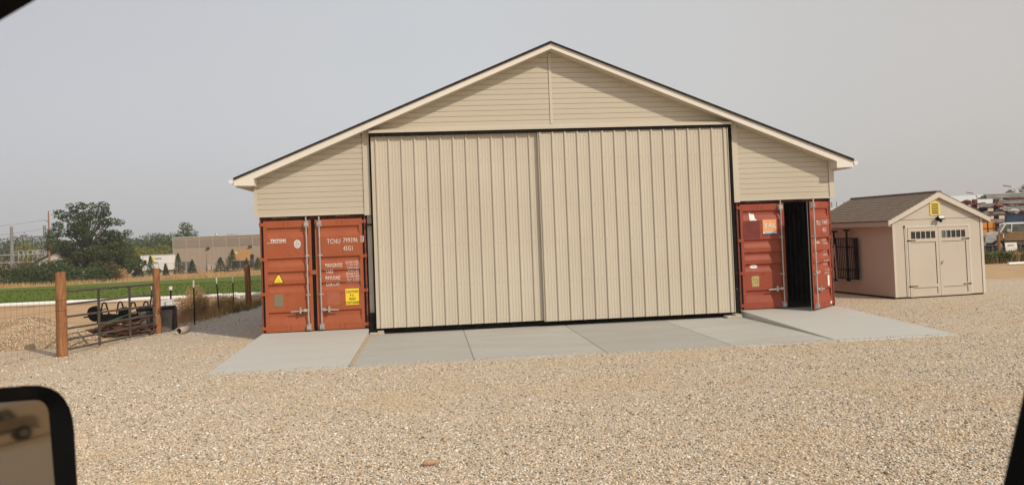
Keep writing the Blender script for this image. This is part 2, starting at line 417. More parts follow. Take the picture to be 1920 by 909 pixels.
# ------------------------------------------------------------------ paving
def kslab(name, pts_top, zbot, m, nm='structure'):
    b = MB(); n = len(pts_top)
    vs = list(pts_top) + [(x, y, zbot) for x, y, z in pts_top]
    b.add(vs, [tuple(range(n))] + [(i, (i+1) % n, (i+1) % n+n, i+n) for i in range(n)])
    return kind(b.build(name, m, bevel=.008), nm)
FY = -4.85
kslab('ramp', [(-.01,FY+.05,G+.012),(2.43,FY,G+.012),(2.443,0,0),(.0,0,0)], G-.1, M['ramp'])
kslab('ramp', [(11.51,FY-.07,G+.012),(13.91,FY+.02,G+.012),(13.98,0,0),(11.50,0,0)], G-.1, M['ramp'])
js = [2.439, 4.66, 7.10, 9.50, 11.49]
for i in range(4):
    x0, x1 = js[i]+(.006 if i else 0), js[i+1]-.006
    x1b = x1 if i < 3 else 11.49
    kslab('pavement', [(x0,FY-.005*i,G+.016),(x1,FY-.005*i,G+.016),(x1b,.3,G+.016),(x0,.3,G+.016)], G-.1, M['slab'][i])
# wind-blown dust and fine grit caught against the ramp sides and slab edges
def grit(name, x0, x1, y0, y1, h, m, lab):
    V = []; F = []; k = 60
    for i in range(k+1):
        y = y0+(y1-y0)*i/k; w_ = (x1-x0)*(.35+.65*abs(math.sin(i*.9)+.5*math.sin(i*2.3))/1.5); V += [(x0, y, G+.017+h), (x0+w_, y, G+.0175)]
    for i in range(k): F.append((2*i, 2*i+1, 2*i+3, 2*i+2))
    return kind(np_mesh(name, V, F, m), 'stuff', lab, 'dust')
grit('dust', 2.444, 2.53, -4.8, -.1, .022, mat('tan_dust', (.50,.38,.25), (.30,.21,.13), 16, rough=1), 'line of tan dust gathered on the apron along the left ramp side')
n = 900; e_ = rng.random(n); px_e = -.1+14.1*e_; P = np.column_stack([px_e, FY+.02+np.abs(rng.normal(size=n))*.07, np.full(n, G+.020)]); s_ = .005+.006*rng.random(n)
kind(scatter('strewn_pebbles', P, iv, itf, np.stack([s_*1.2, s_, s_*.7], 1), rng.random(n)*6.28, M['stone']), 'stuff', 'few pebbles strewn over the front edge of the concrete', 'pebbles')
# ------------------------------------------------------------------ big barn
W = 13.96; XM = 6.98
barn = thing('storage_barn', 'large beige metal storage barn with a low gabled roof between two red containers', 'barn', (0,0,0))
def zrake(x): return 6.475 - .4135*abs(x-XM)          # underside of the rake boards
YS = -.05
def siding(name, x0, x1, z0, left_open=False):
    b = MB(); c = .127; z = z0
    while z < 6.5:
        z1 = z + c
        # widths clipped by the rake underside (a little above it, hidden by the soffit)
        def lim(zz): return (6.50 - zz)/.4135
        a0, b0 = max(x0, XM-lim(z)), min(x1, XM+lim(z)); a1, b1 = max(x0, XM-lim(z1)), min(x1, XM+lim(z1))
        if b0-a0 < .05: break
        if b1 < a1: a1 = b1 = (a0+b0)/2
        yo, yi = YS-.013, YS
        k1, k2 = 1-.024/c, 1-.007/c
        A1, B1 = a0+(a1-a0)*k1, b0+(b1-b0)*k1; A2, B2 = a0+(a1-a0)*k2, b0+(b1-b0)*k2
        zk1, zk2 = z+c*k1, z+c*k2
        # dutch lap: lip underside, flat face, bevel that leans back under the next lip
        b.add([(a0,yo,z),(b0,yo,z),(b0,yi,z),(a0,yi,z)], [(0,1,2,3)])
        b.add([(a0,yo,z),(b0,yo,z),(B1,yo,zk1),(A1,yo,zk1)], [(0,1,2,3)])
        b.add([(A1,yo,zk1),(B1,yo,zk1),(B2,yi,zk2),(A2,yi,zk2)], [(0,1,2,3)])
        b.add([(A2,yi,zk2),(B2,yi,zk2),(b1,yi,z1),(a1,yi,z1)], [(0,1,2,3)])
        z = z1
    return b.build(name, M['siding'], barn)
siding('left_siding', -.09, 2.44, 2.745)
siding('right_siding', 11.60, 13.92, 2.735)
siding('gable_siding', 2.60, 11.45, 4.70)
pieces('corner_trim', [(-.10,-.03,YS-.03,YS+.05,2.70,3.60), (2.43,2.585,YS-.035,.1,2.665,4.70), (11.45,11.60,YS-.035,.1,2.665,4.70), (13.93,14.06,YS-.03,YS+.06,2.70,3.60)], M['trim'], barn)
pieces('starter_strip', [(-.03,2.43,YS-.022,YS+.02,2.70,2.745), (11.60,13.93,YS-.022,YS+.02,2.69,2.735)], M['trim'], barn)
pieces('joint_trim', [(XM-.035,XM+.03,YS-.028,YS,4.72,6.42)], M['trim'], barn)
pieces('trim_channel', [(XM-.046,XM-.036,YS-.016,YS,4.74,6.42), (2.418,2.430,YS-.018,YS,2.745,4.55)], M['channel'], barn)
# track cover over the sliding doors
b = MB(); b.prism([(YS+.02,4.72),(-.30,4.635),(-.30,4.575),(-.285,4.575),(-.285,4.62),(YS+.02,4.69)], 2.60, 11.40, ax='x')
b.build('track_cover', M['trim'], barn)
pieces('door_track', [(2.62,11.38,-.275,-.03,4.50,4.60)], M['black'], barn)
pieces('door_jamb', [(2.59,2.65,-.10,.1,.38,4.5), (11.38,11.45,-.10,.1,.54,4.5)], M['black'], barn)
pieces('door_sill', [(2.645,11.355,-.045,.10,G-.02,.30)], M['black'], barn)
pieces('jamb_foot', [(2.46,2.64,-.09,.02,G+.03,.36), (11.36,11.49,-.09,.02,G+.03,.52)], M['black'], barn)
pieces('jamb_bracket', [(2.46,2.585,-.1,0,2.42,2.46)], M['black'], barn)
pieces('filler_strip', [(2.475,2.588,.03,.09,.36,2.66), (11.452,11.49,.03,.09,.5,2.66)], M['trim'], barn)
# roof
zt = lambda x: 6.60 - .4075*abs(x-XM)
XE0, XE1 = -.47, W+.45
b = MB()
for x0, x1 in ((XE0, XM), (XM, XE1)):
    b.prism([(x0, zt(x0)), (x1, zt(x1)), (x1, zt(x1)+.055), (x0, zt(x0)+.045)], -.455, 12.6)
roof = b.build('roof', M['shingle'], barn)
b = MB()
b.prism([(XE0, zt(XE0)), (XM, zt(XM)), (XM, 6.475), (-.02, 3.58), (-.02, 3.415), (XE0, 3.43)], -.415, -.39)
b.build('rake_board', M['fascia'], barn); b = MB()
b.prism([(XE1, zt(XE1)), (XM, zt(XM)), (XM, 6.475), (W+.02, 3.58), (W+.02, 3.415), (XE1, 3.43)][::-1], -.415, -.39)
b.build('rake_board', M['fascia'], barn)
# end boxes of the eaves
pieces('eave_return', [(-.045,-.02,-.39,YS,3.415,3.60), (W+.02,W+.045,-.39,YS,3.415,3.60)], M['fascia'], barn)
pieces('eave_fascia', [(XE0,XE0+.025,-.39,12.6,3.43,3.56), (XE1-.025,XE1,-.39,12.6,3.43,3.56)], M['fascia'], barn)
b = MB()
b.prism([(-.02,3.585),(XM,6.478),(XM,6.50),(-.02,3.605)], -.39, YS); b.prism([(W+.02,3.585),(XM,6.478),(XM,6.50),(W+.02,3.605)], -.39, YS)
b.build('rake_soffit', M['trim'], barn)
pieces('eave_soffit', [(XE0+.025,-.09,-.39,12.6,3.40,3.414), (W+.04,XE1-.025,-.39,12.6,3.40,3.414)], M['trim'], barn)
for x, s_ in ((XE0, -1), (XE1, 1)):
    b = MB(); pr = [(0,3.56),(s_*.015,3.475),(s_*.075,3.475),(s_*.10,3.52),(s_*.115,3.565),(s_*.108,3.565),(s_*.092,3.525),(s_*.07,3.482),(s_*.02,3.482),(s_*.008,3.56)]
    b.prism([(x+a, c) for a, c in pr], -.43, 12.6); b.prism([(x+a, c) for a, c in [pr[0],pr[1],pr[2],pr[3],pr[4]]], -.436, -.43)
    b.build('gutter', M['gutter'], barn)
# side and rear walls above the containers
pieces('side_wall', [(-.09,-.03,0,12.34,2.75,3.4), (W+.03,W+.09,0,12.34,2.75,3.4)], M['trim'], barn)
b = MB()
b.prism([(-.09,2.75),(W+.09,2.75),(W+.09,3.5),(XM,6.45),(-.09,3.5)], 12.36, 12.42); b.box(2.5, 11.45, 12.3, 12.36, G, 2.75)
b.build('rear_wall', M['trim'], barn)
# sliding doors: ribbed sheet with a one-foot rib module
def ribdoor(x0, x1, z0, z1, y, name):
    prof = []; x = x0; mod = .3035; first = .115 if name == 'left' else .055
    prof.append((x0, y)); x = x0+first-.03
    while x < x1-.06:
        prof += [(x, y), (x+.008, y-.034), (x+.036, y-.035), (x+.056, y)]
        for k in (.095, .165, .232):
            if x+k+.03 < x1: prof += [(x+k+.0, y), (x+k+.008, y-.0045), (x+k+.024, y-.0045), (x+k+.032, y)]
        x += mod
    prof.append((x1, y))
    b = MB()
    vs = [(a, c, z0) for a, c in prof] + [(a, c, z1) for a, c in prof]; n = len(prof)
    b.add(vs, [(i, i+1, i+1+n, i+n) for i in range(n-1)])
    d = b.build('sliding_door', M['doorpanel'], barn)
    b = MB(); b.box(x0-.008, x0+.002, y-.028, y+.05, z0, z1); b.box(x1-.002, x1+.008, y-.028, y+.05, z0, z1); b.box(x0, x1, y+.004, y+.05, z0+.001, z1-.001)
    b.build('door_edge', M['trim'], d)
    b = MB()
    for zz in (z0+.08, z0+.95, z0+1.9, z0+2.75, z1-.65, z1-.1):
        x = x0+first+.03
        while x < x1-.05:
            for q in (.0, .14):
                b.tube((x+q, y-.010, zz+random.uniform(-.006,.006)), (x+q, y, zz), .006, n=6)
            x += mod
    kind(b.build('screws', M['screw'], d), 'stuff')
ribdoor(2.645, 6.66, .005, 4.53, -.165, 'left')
ribdoor(6.60, 11.29, -.015, 4.50, -.235, 'right')
# ------------------------------------------------------------------ containers
CH = [(2.46,2.22),(1.745,1.545),(1.43,1.235),(1.14,.95),(.49,.19)]
D = .042
PROF = [(2.62, 0)]
for a, c in CH: PROF += [(a, 0), (a-.03, D), (a-.03-(a-c-.03)*.35, D), (c, 0)]
PROF.append((.035, 0))
def depth(z):
    for (z0, d0), (z1, d1) in zip(PROF, PROF[1:]):
        if z1 <= z <= z0: return d0 + (d1-d0)*(z0-z)/(z0-z1 + 1e-9)
    return 0
def drape(name, verts2, faces, m, leaf, off=.004, warp=None):
    bm = bmesh.new(); vs = [bm.verts.new((x, 0, z)) for x, z in verts2]
    for f in faces:
        try: bm.faces.new([vs[i] for i in f])
        except ValueError: pass
    for z, d in PROF:
        bmesh.ops.bisect_plane(bm, geom=bm.verts[:]+bm.edges[:]+bm.faces[:], plane_co=(0,0,z), plane_no=(0,0,1))
    for v in bm.verts: v.co.y = depth(v.co.z) - off
    me = bpy.data.meshes.new(name); bm.to_mesh(me); bm.free(); me.materials.append(m)
    o = bpy.data.objects.new(name, me); COL.objects.link(o); o.parent = leaf
    return o
def rect(x0, x1, z0, z1): return [(x0,z0),(x1,z0),(x1,z1),(x0,z1)], [(0,1,2,3)]
def letters(items):
    V = []; F = []
    for (s_, x, z, size, sx, al, bold) in items:
        vs, fs = textmesh(s_, size, bold, sx, al, 1.06); o = len(V)
        V += [(x+a, z+c) for a, c in vs]; F += [tuple(i+o for i in f) for f in fs]
    return V, F
def leaf(cont, hx, s, th, m, Wd=1.175):
    """door leaf; hinge at local x=0, the leaf runs to x = s*1.175; front at y=0"""
    b = MB()
    xa, xb = (.04, Wd) if s > 0 else (-Wd, -.04)
    e0, e1 = xa+.075, xb-.075
    vs = [(e0, d, z) for z, d in PROF] + [(e1, d, z) for z, d in PROF]; n = len(PROF)
    b.add(vs, [(i, i+1, i+1+n, i+n) for i in range(n-1)])
    b.box(xa, e0, 0, .05, .035, 2.62); b.box(e1, xb, 0, .05, .035, 2.62); b.box(e0, e1, .046, .056, .035, 2.62)
    lf = b.build('door_leaf', m, cont, loc=(hx, -.03, 0), rot=th)
    # hinges
    for z in (2.545, 1.735, .925, .13):
        b = MB(); b.box(min(0, -s*.055), max(0, -s*.055)+.0, -.022, .03, z-.035, z+.035)
        b.box(min(-s*.0, s*.10), max(0, s*.10), -.010, .02, z-.045, z+.03); b.tube((-s*.03,-.016,z-.05), (-s*.03,-.016,z+.05), .016, n=8)
        b.build('hinge', m, lf)
    # locking bar
    bx = s*(Wd-.105)
    b = MB(); b.tube((bx,-.055,.06), (bx,-.055,2.69), .019, n=10)
    bar = b.build('lock_bar', M['galv'], lf)
    for z in (2.52, .115):
        b = MB(); b.box(bx-.055, bx+.05, -.03, -.001, z-.07, z+.07); b.box(bx-.045, bx-.02, -.08, -.03, z-.05, z+.05); b.box(bx+.02, bx+.045, -.08, -.03, z-.05, z+.05)
        b.box(bx-.03, bx+.03, -.085, -.07, z-.028, z+.028); b.build('cam_keeper', M['galv'], bar)
    for z in (1.78, .87):
        b = MB(); b.box(bx-.05, bx+.05, -.022, -.001, z-.02, z+.02); b.box(bx-.024, bx+.024, -.082, -.02, z-.016, z+.016); b.build('bar_bracket', M['galv'], bar)
    b = MB(); q = -s
    b.beam((bx,-.075,.515), (bx+q*.40,-.07,.495), .014, .03); b.box(min(bx+q*.16,bx+q*.20), max(bx+q*.16,bx+q*.20), -.095, -.002, .45, .58)
    b.box(min(bx+q*.03,bx+q*.10), max(bx+q*.03,bx+q*.10), -.09, -.05, .485, .55)
    b.build('handle', M['galv'], bar)
    # bolt heads and gasket
    b = MB()
    cx = s*.56
    for (dx, z) in [(-.05,2.56),(.05,2.56),(-.05,2.51),(.05,2.51),(-.05,1.82),(.05,1.82),(-.02,.88),(.05,.88),(-.05,.14),(.05,.14),(-.05,.08),(.05,.08),(-.03,.60)]:
        b.tube((cx+dx,-.005,z), (cx+dx,.0,z), .012, n=6)
    b.build('bolts', M['rustframe'], lf)
    return lf
def container(loc, th_left, th_right, m, label, Wd):
    c = thing('shipping_container', label, 'shipping container', loc)
    w, Lc, H = 2.438, 12.19, 2.75
    b = MB(); fr = M['rustframe']
    b.box(.035, w-.035, .03, .14, 2.64, H); b.box(.035, w-.035, .0, .14, -.08, .018)
    b.box(.035, .075, .03, .12, .018, 2.64); b.box(w-.075, w-.035, .03, .12, .018, 2.64)
    b.build('end_frame', fr, c)
    for x_ in (0, w-.035): b = MB(); b.box(x_, x_+.035, -.02, .12, -.08, H); b.build('corner_post', M['postred'], c)
    # header hazard stripes just under the siding
    b = MB()
    for k in range(6):
        for x in (.30+k*.055, 1.75+k*.055):
            b.prism([(x,2.675),(x+.022,2.675),(x+.045,2.71),(x+.023,2.71)], .024, .029)
    b.build('hazard_stripes', M['paleplate'], c)
    for xx, sg in ((0, 1), (w, -1)):
        b = MB(); pts = []; y = .12; per = [(0,0),(.07,0),(.14,.036),(.21,.036)]
        while y < Lc-.3:
            for dy, dd in per: pts.append((y+dy, xx+sg*(.005+dd)))
            y += .28
        pts.append((Lc, xx+sg*.005)); n = len(pts)
        b.add([(x, y, -.02) for y, x in pts] + [(x, y, H) for y, x in pts], [(i, i+1, i+1+n, i+n) for i in range(n-1)])
        o = b.build('side_wall', m, c); 
    for xx, sg in ((.045, 1), (w-.045, -1)):
        b = MB(); pts = []; y = .14
        while y < Lc-.3:
            for dy, dd in [(0,0),(.07,0),(.14,.036),(.21,.036)]: pts.append((y+dy, xx+sg*dd))
            y += .28
        n = len(pts)
        b.add([(x, y, 0) for y, x in pts] + [(x, y, H-.06) for y, x in pts], [(i, i+1, i+1+n, i+n) for i in range(n-1)])
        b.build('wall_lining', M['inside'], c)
    b = MB(); b.box(0, w, .12, Lc, H-.04, H); b.build('roof', m, c)
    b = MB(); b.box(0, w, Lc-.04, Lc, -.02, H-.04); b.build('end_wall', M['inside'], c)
    b = MB(); b.box(.04, w-.04, .15, Lc-.05, -.06, .012); b.build('floor', M['plyfloor'], c)
    b = MB(); b.box(w/2-.022, w/2+.022, -.02, -.005, .02, 2.64)
    l1 = leaf(c, .040, 1, th_left, m, Wd); l2 = leaf(c, w-.040, -1, th_right, m, Wd)
    return c, l1, l2
def gasket(cont, x0, x1):
    b = MB(); b.box(x0, x1, -.012, .03, .03, 2.64); b.build('door_gasket', M['rubber'], cont)
c1, la, lb = container((0,0,-.015), 0, 0, M['red'], 'faded red shipping container with both doors shut, under the left end of the barn', 1.135)
gasket(c1, 1.13, 1.31); gasket(c1, .036, .085); gasket(c1, 2.353, 2.402)
# the keeper plate between the leaves
b = MB(); b.box(1.13, 1.275, -.05, -.031, 1.34, 1.44); b.build('keeper_plate', M['red'], c1)
# left leaf markings
ox = -.040
V, F = letters([('TRITON', .20+ox+.035, 2.135, .083, 1.12, 'LEFT', .0045)]); drape('company_name', V, F, M['letter'], la, .005)
drape('name_underline', *rect(.16+ox, .60+ox, 2.105, 2.117), M['letter'], la, .005)
el = [(.852+ox+.078*math.cos(a), 2.065+.10*math.sin(a)) for a in [i*math.pi/12 for i in range(24)]]
emb = drape('round_emblem', el, [tuple(range(24))], M['letter'], la, .004)
el2 = [(.852+ox+.052*math.cos(a), 2.065+.074*math.sin(a)) for a in [i*math.pi/12 for i in range(24)]]
drape('emblem_centre', el2, [tuple(range(24))], mat('emblem_grey', (.34,.33,.29), (.68,.66,.60), 40, rough=.6), la, .006)
def tri(cx, z0, w_, h): return [(cx-w_/2, z0), (cx+w_/2, z0), (cx+.012, z0+h), (cx-.012, z0+h)], [(0,1,2,3)]
drape('warning_triangle', *tri(.395+ox, 1.165, .265, .225), M['ink'], la, .005)
drape('triangle_field', *tri(.395+ox, 1.180, .215, .180), M['yellow'], la, .007)
V, F = letters([('= = =', .395+ox, 1.215, .035, 1, 'CENTER', .001), ('= =', .395+ox, 1.25, .03, 1, 'CENTER', .001)]); drape('triangle_print', V, F, M['ink'], la, .009)
drape('data_plate', *rect(.285+ox, .495+ox, .625, .905), M['plate'], la, .006)
# right leaf markings (local x is negative)
ox = -(2.438-.040)
V, F = letters([('TCNU', 1.535+ox, 2.045, .155, .70, 'LEFT', .0005), ('799396', 1.905+ox, 2.06, .155, .70, 'LEFT', .0005), ('0', 2.335+ox, 2.075, .15, .70, 'LEFT', .0005), ('45G1', 1.905+ox, 1.868, .155, .66, 'LEFT', .0005)])
drape('container_number', V, F, M['letter'], lb, .005)
V, F = letters([])
x0, x1, z0, z1, t_ = 2.318+ox, 2.392+ox, 2.055, 2.20, .009
V = []; F = []
for (a0, a1, b0, b1) in ((x0,x1,z0,z0+t_),(x0,x1,z1-t_,z1),(x0,x0+t_,z0+t_,z1-t_),(x1-t_,x1,z0+t_,z1-t_)):
    o_ = len(V); V += [(a0,b0),(a1,b0),(a1,b1),(a0,b1)]; F.append((o_,o_+1,o_+2,o_+3))
drape('check_digit_box', V, F, M['letter'], lb, .005)
rows = [('MAXGROSS', 1.492), ('TARE', 1.347), ('PAYLOAD', 1.196), ('CUB.CAP.', 1.052)]
num = [('32.500 KGS', 1.570), ('71.650 LBS', 1.506), ('3.840 KGS', 1.437), ('8.470 LBS', 1.371), ('28.660 KGS', 1.303), ('63.180 LBS', 1.237), ('76.4  CUM', 1.166), ('2.700 CUFT', 1.098)]
V, F = letters([(s_, 1.475+ox, z, .125, .585, 'LEFT', .001) for s_, z in rows] + [(s_, 2.245+ox, z, .070, .84, 'RIGHT', .0) for s_, z in num])
drape('weight_table', V, F, M['letter'], lb, .005)
drape('height_warning_label', *rect(1.925+ox, 2.235+ox, .592, .968), M['yellow'], lb, .005)
V, F = letters([('CAUTION', 2.08+ox, .872, .083, .72, 'CENTER', .001), ('9 6.', 2.08+ox, .788, .080, .80, 'CENTER', .001), ('HIGH', 2.08+ox, .703, .083, .72, 'CENTER', .001), ('CONTAINER', 2.08+ox, .614, .083, .69, 'CENTER', .001)])
drape('height_warning_print', V, F, M['ink'], lb, .008)
drape('faded_patch', *rect(1.50+ox, 1.80+ox, .60, .925), M['redpale'], lb, .004)
# ---- right container
c2, lc, ld = container((11.52,0,-.015), 0, R(41), M['reddark'], 'dark red shipping container with one door ajar, under the right end of the barn', 1.175)
gasket(c2, .036, .085); gasket(c2, 2.353, 2.402)
ox = -.040
drape('torn_paper', [(.325+ox,2.215),(.50+ox,2.215),(.50+ox,2.245),(.465+ox,2.25),(.455+ox,2.375),(.35+ox,2.385),(.345+ox,2.415),(.325+ox,2.41)], [tuple(range(8))], M['white'], lc, .006)
drape('patch', *rect(.145+ox, .575+ox, 1.765, 2.205), M['redpatch'], lc, .004)
drape('orange_logo_sticker', *rect(.655+ox, 1.005+ox, 1.925, 2.225), M['orange'], lc, .004)
V, F = letters([('TAL', .835+ox, 2.025, .145, 1.18, 'CENTER', .006)]); drape('logo_letters', V, F, M['letter'], lc, .007)
drape('sticker_white_band', *rect(.655+ox, 1.005+ox, 1.878, 1.924), M['white'], lc, .004)
V, F = letters([('INTERNATIONAL', .83+ox, 1.888, .036, .98, 'CENTER', .0)]); drape('band_print', V, F, M['ink'], lc, .007)
drape('sticker_blue_band', *rect(.66+ox, 1.005+ox, 1.838, 1.877), M['navy'], lc, .004)
ov = [(.385+ox+.10*math.cos(a)*(1 if abs(math.cos(a)) > .3 else 1), 1.072+.042*math.sin(a)) for a in [i*math.pi/10 for i in range(20)]]
drape('oval_sticker', ov, [tuple(range(20))], M['white'], lc, .005)
V, F = letters([('- --- -', .385+ox, 1.058, .04, 1, 'CENTER', .001)]); drape('oval_print', V, F, M['ink'], lc, .008)
drape('scuffed_plate', [(.31+ox,.58),(.49+ox,.575),(.50+ox,.83),(.46+ox,.845),(.33+ox,.84),(.30+ox,.80)], [tuple(range(6))], M['paleplate'], lc, .006)
V, F = letters([('= = =', .40+ox, .74, .06, 1, 'CENTER', .001), ('= - =', .40+ox, .66, .06, 1, 'CENTER', .001)]); drape('plate_print', V, F, M['plate'], lc, .009)
ox = -(2.438-.040)
V, F = letters([('TRLU', 1.56+ox, 2.045, .155, .70, 'LEFT', .0005), ('714645', 1.90+ox, 2.06, .155, .70, 'LEFT', .0005), ('1', 2.325+ox, 2.07, .15, .70, 'LEFT', .0005), ('45G1', 1.93+ox, 1.868, .155, .66, 'LEFT', .0005)])
drape('container_number', V, F, M['letter'], ld, .005)
num = [('32.500 KGS', 1.64), ('71.650 LBS', 1.56), ('3.740 KGS', 1.37), ('8.250 LBS', 1.28), ('28.760 KGS', 1.12), ('63.400 LBS', 1.045), ('76.3 CUM', .90), ('2.694 CUFT', .825)]
V, F = letters([(s_, 2.22+ox, z-.03+.04, .068, .84, 'RIGHT', .0) for s_, z in num] + [('MAX.GROSS', 1.49+ox, 1.60, .075, .66, 'LEFT', .002), ('TARE', 1.49+ox, 1.33, .075, .66, 'LEFT', .002), ('NET', 1.49+ox, 1.10, .075, .66, 'LEFT', .002), ('CU.CAP.', 1.49+ox, .88, .075, .66, 'LEFT', .002)])
drape('weight_table', V, F, M['letter'], ld, .005)
drape('white_strip_label', *rect(2.10+ox, 2.20+ox, .54, .80), M['white'], ld, .005)
drape('small_white_label', *rect(2.20+ox, 2.29+ox, .09, .15), M['white'], ld, .005)
# inner seal edge of the open leaf
b = MB(); b.box(-1.185, -1.175, .046, .058, .035, 2.62); b.build('leaf_edge_seal', M['galv'], ld)
b = MB(); b.box(-1.183, -1.175, .0, .046, .035, 2.62); b.build('leaf_rubber', M['rubber'], ld)
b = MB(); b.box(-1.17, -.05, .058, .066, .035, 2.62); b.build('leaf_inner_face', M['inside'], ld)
# broken pavers at the feet of the door frame
for (x0, x1, y0, y1, lab) in ((2.47, 2.80, -.20, -.02, 'thin pale paver wedged under the left end of the barn door frame'), (11.02, 11.40, -.42, -.14, 'chipped pale paver lying by the right container ramp')):
    b = MB(); b.box(0, x1-x0, 0, y1-y0, 0, .05)
    b.box((x1-x0)*.55, x1-x0-.01, .01, y1-y0-.02, .05, .085)
    tag(b.build('paver', concrete('paver_'+lab[:4], (.40,.35,.27), (.58,.53,.44), (.35,.28,.2)), bevel=.008, loc=(x0, y0, G+.0165)), lab, 'paver')
# ------------------------------------------------------------------ shed
SH = R(5.0); so = Vector((16.96, 2.31, G))
shed = thing('garden_shed', 'small beige garden shed with double doors and brown shingle roof right of the barn', 'shed', so, SH); shed.scale = (.954, 1, .976)
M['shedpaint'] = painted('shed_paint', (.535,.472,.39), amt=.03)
M['shedshade'] = painted('shed_paint_shaded', (.485,.425,.365), amt=.03)  # front paint darkened, so shade on sides and eaves sits in the colour
M['shedtrim'] = painted('shed_trim_paint', (.60,.54,.46), amt=.03)
SW, SLn, ZE, ZP = 3.05, 3.8, 2.27, 2.98
slope = (ZP-ZE)/(SW/2)
b = MB(); b.prism([(0,.05),(SW,.05),(SW,ZE),(SW/2,ZP),(0,ZE)], 0, .05)
b.build('front_wall', M['shedpaint'], shed)
b = MB(); b.prism([(0,.05),(SW,.05),(SW,ZE),(SW/2,ZP),(0,ZE)], SLn-.05, SLn); b.build('rear_wall', M['shedpaint'], shed)
pieces('side_wall', [(0,.05,.05,SLn-.05,.06,ZE-.02), (SW-.05,SW,.05,SLn-.05,.06,ZE-.02)], M['shedshade'], shed)
b = MB(); b.box(.03, SW-.03, .06, SLn-.03, 0, .07); b.build('skid_base', M['boarddark'], shed)
def shed_shingle():
    m, t, b_ = nt('brown_shingle'); co = objco(t)
    br = N(t, 'ShaderNodeTexBrick'); L(t, objco(t), br.inputs[0])
    n1 = noise(t, objco(t, (4,1,4)), 5, 6, .7)
    c = ramp(t, n1, [(.3, (.17,.128,.096)), (.7, (.31,.245,.19))])
    L(t, c, b_.inputs['Base Color']); b_.inputs['Roughness'].default_value = .95; b_.inputs['Specular IOR Level'].default_value = .15
    bump(t, b_, noise(t, co, 60, 3), .5, .01); return m
M['brownshingle'] = shed_shingle()
OH = .20; OF = .11
b = MB()
for sg in (0, 1):
    k = 14; run = SW/2+OH
    for i in range(k):
        # overlapping courses; each tilts a little proud at its lower edge
        u0, u1 = run*i/k, run*(i+1)/k + .01
        z0 = ZP+.10-slope*(u0); z1 = ZP+.10-slope*(u1)
        X0 = SW/2-u0 if sg == 0 else SW/2+u0; X1 = SW/2-u1 if sg == 0 else SW/2+u1
        b.prism([(X0,z0-.012),(X1,z1+.0),(X1,z1+.016),(X0,z0)], -OF-.01, SLn+.2)
b.box(SW/2-.09, SW/2+.09, -OF-.01, SLn+.2, ZP+.075, ZP+.118)
b.build('roof', M['brownshingle'], shed)
b = MB()
for sg in (-1, 1):
    x_ = SW/2+sg*(SW/2+OH); zt_ = ZP+.09; ze_ = ZP+.09-slope*(SW/2+OH)
    b.prism([(SW/2,zt_),(x_,ze_),(x_,ze_-.135),(SW/2,zt_-.165)], -OF, -OF+.03)
    b.prism([(SW/2,zt_-.02),(x_,ze_-.02),(x_,ze_-.045),(SW/2,zt_-.045)], -OF+.03, SLn+.19)
b.build('bargeboard', M['shedtrim'], shed)
pieces('eave_board', [(-OH,-OH+.03,-OF+.03,SLn+.19,ZE-.16,ZE-.03), (SW+OH-.03,SW+OH,-OF+.03,SLn+.19,ZE-.16,ZE-.03)], M['shedshade'], shed)
pieces('eave_soffit', [(-OH+.03,0,-OF+.03,SLn+.19,ZE-.16,ZE-.14)], M['shedshade'], shed)
M['groove'] = mat('dark_groove', (.05,.035,.025), rough=.9)
pieces('corner_board', [(-.012,.06,-.016,0,.05,ZE-.02), (SW-.085,SW-.003,-.018,0,.05,ZE), (SW-.003,SW+.016,.0,.06,.05,ZE)], M['shedtrim'], shed)
pieces('door_trim', [(.38,.4145,-.02,0,.05,2.04), (.415,.46,-.03,0,.05,2.04), (2.53,2.60,-.03,0,.05,2.04), (.40,2.60,-.03,0,2.04,2.10)], M['shedtrim'], shed)
b = MB(); b.box(.06, SW-.09, -.0035, 0, 2.275, 2.285); b.box(.372, .38, -.004, 0, .05, 2.06); b.box(.46, .47, -.022, 0, .05, 2.04); b.box(2.52, 2.53, -.022, 0, .05, 2.04)
b.box(SW-.094, SW-.086, -.004, 0, .05, ZE); b.box(.46, 2.53, -.022, 0, 2.03, 2.04); b.box(.372, .392, -.035, 0, 2.06, 2.11)
b.build('panel_joint', M['groove'], shed)
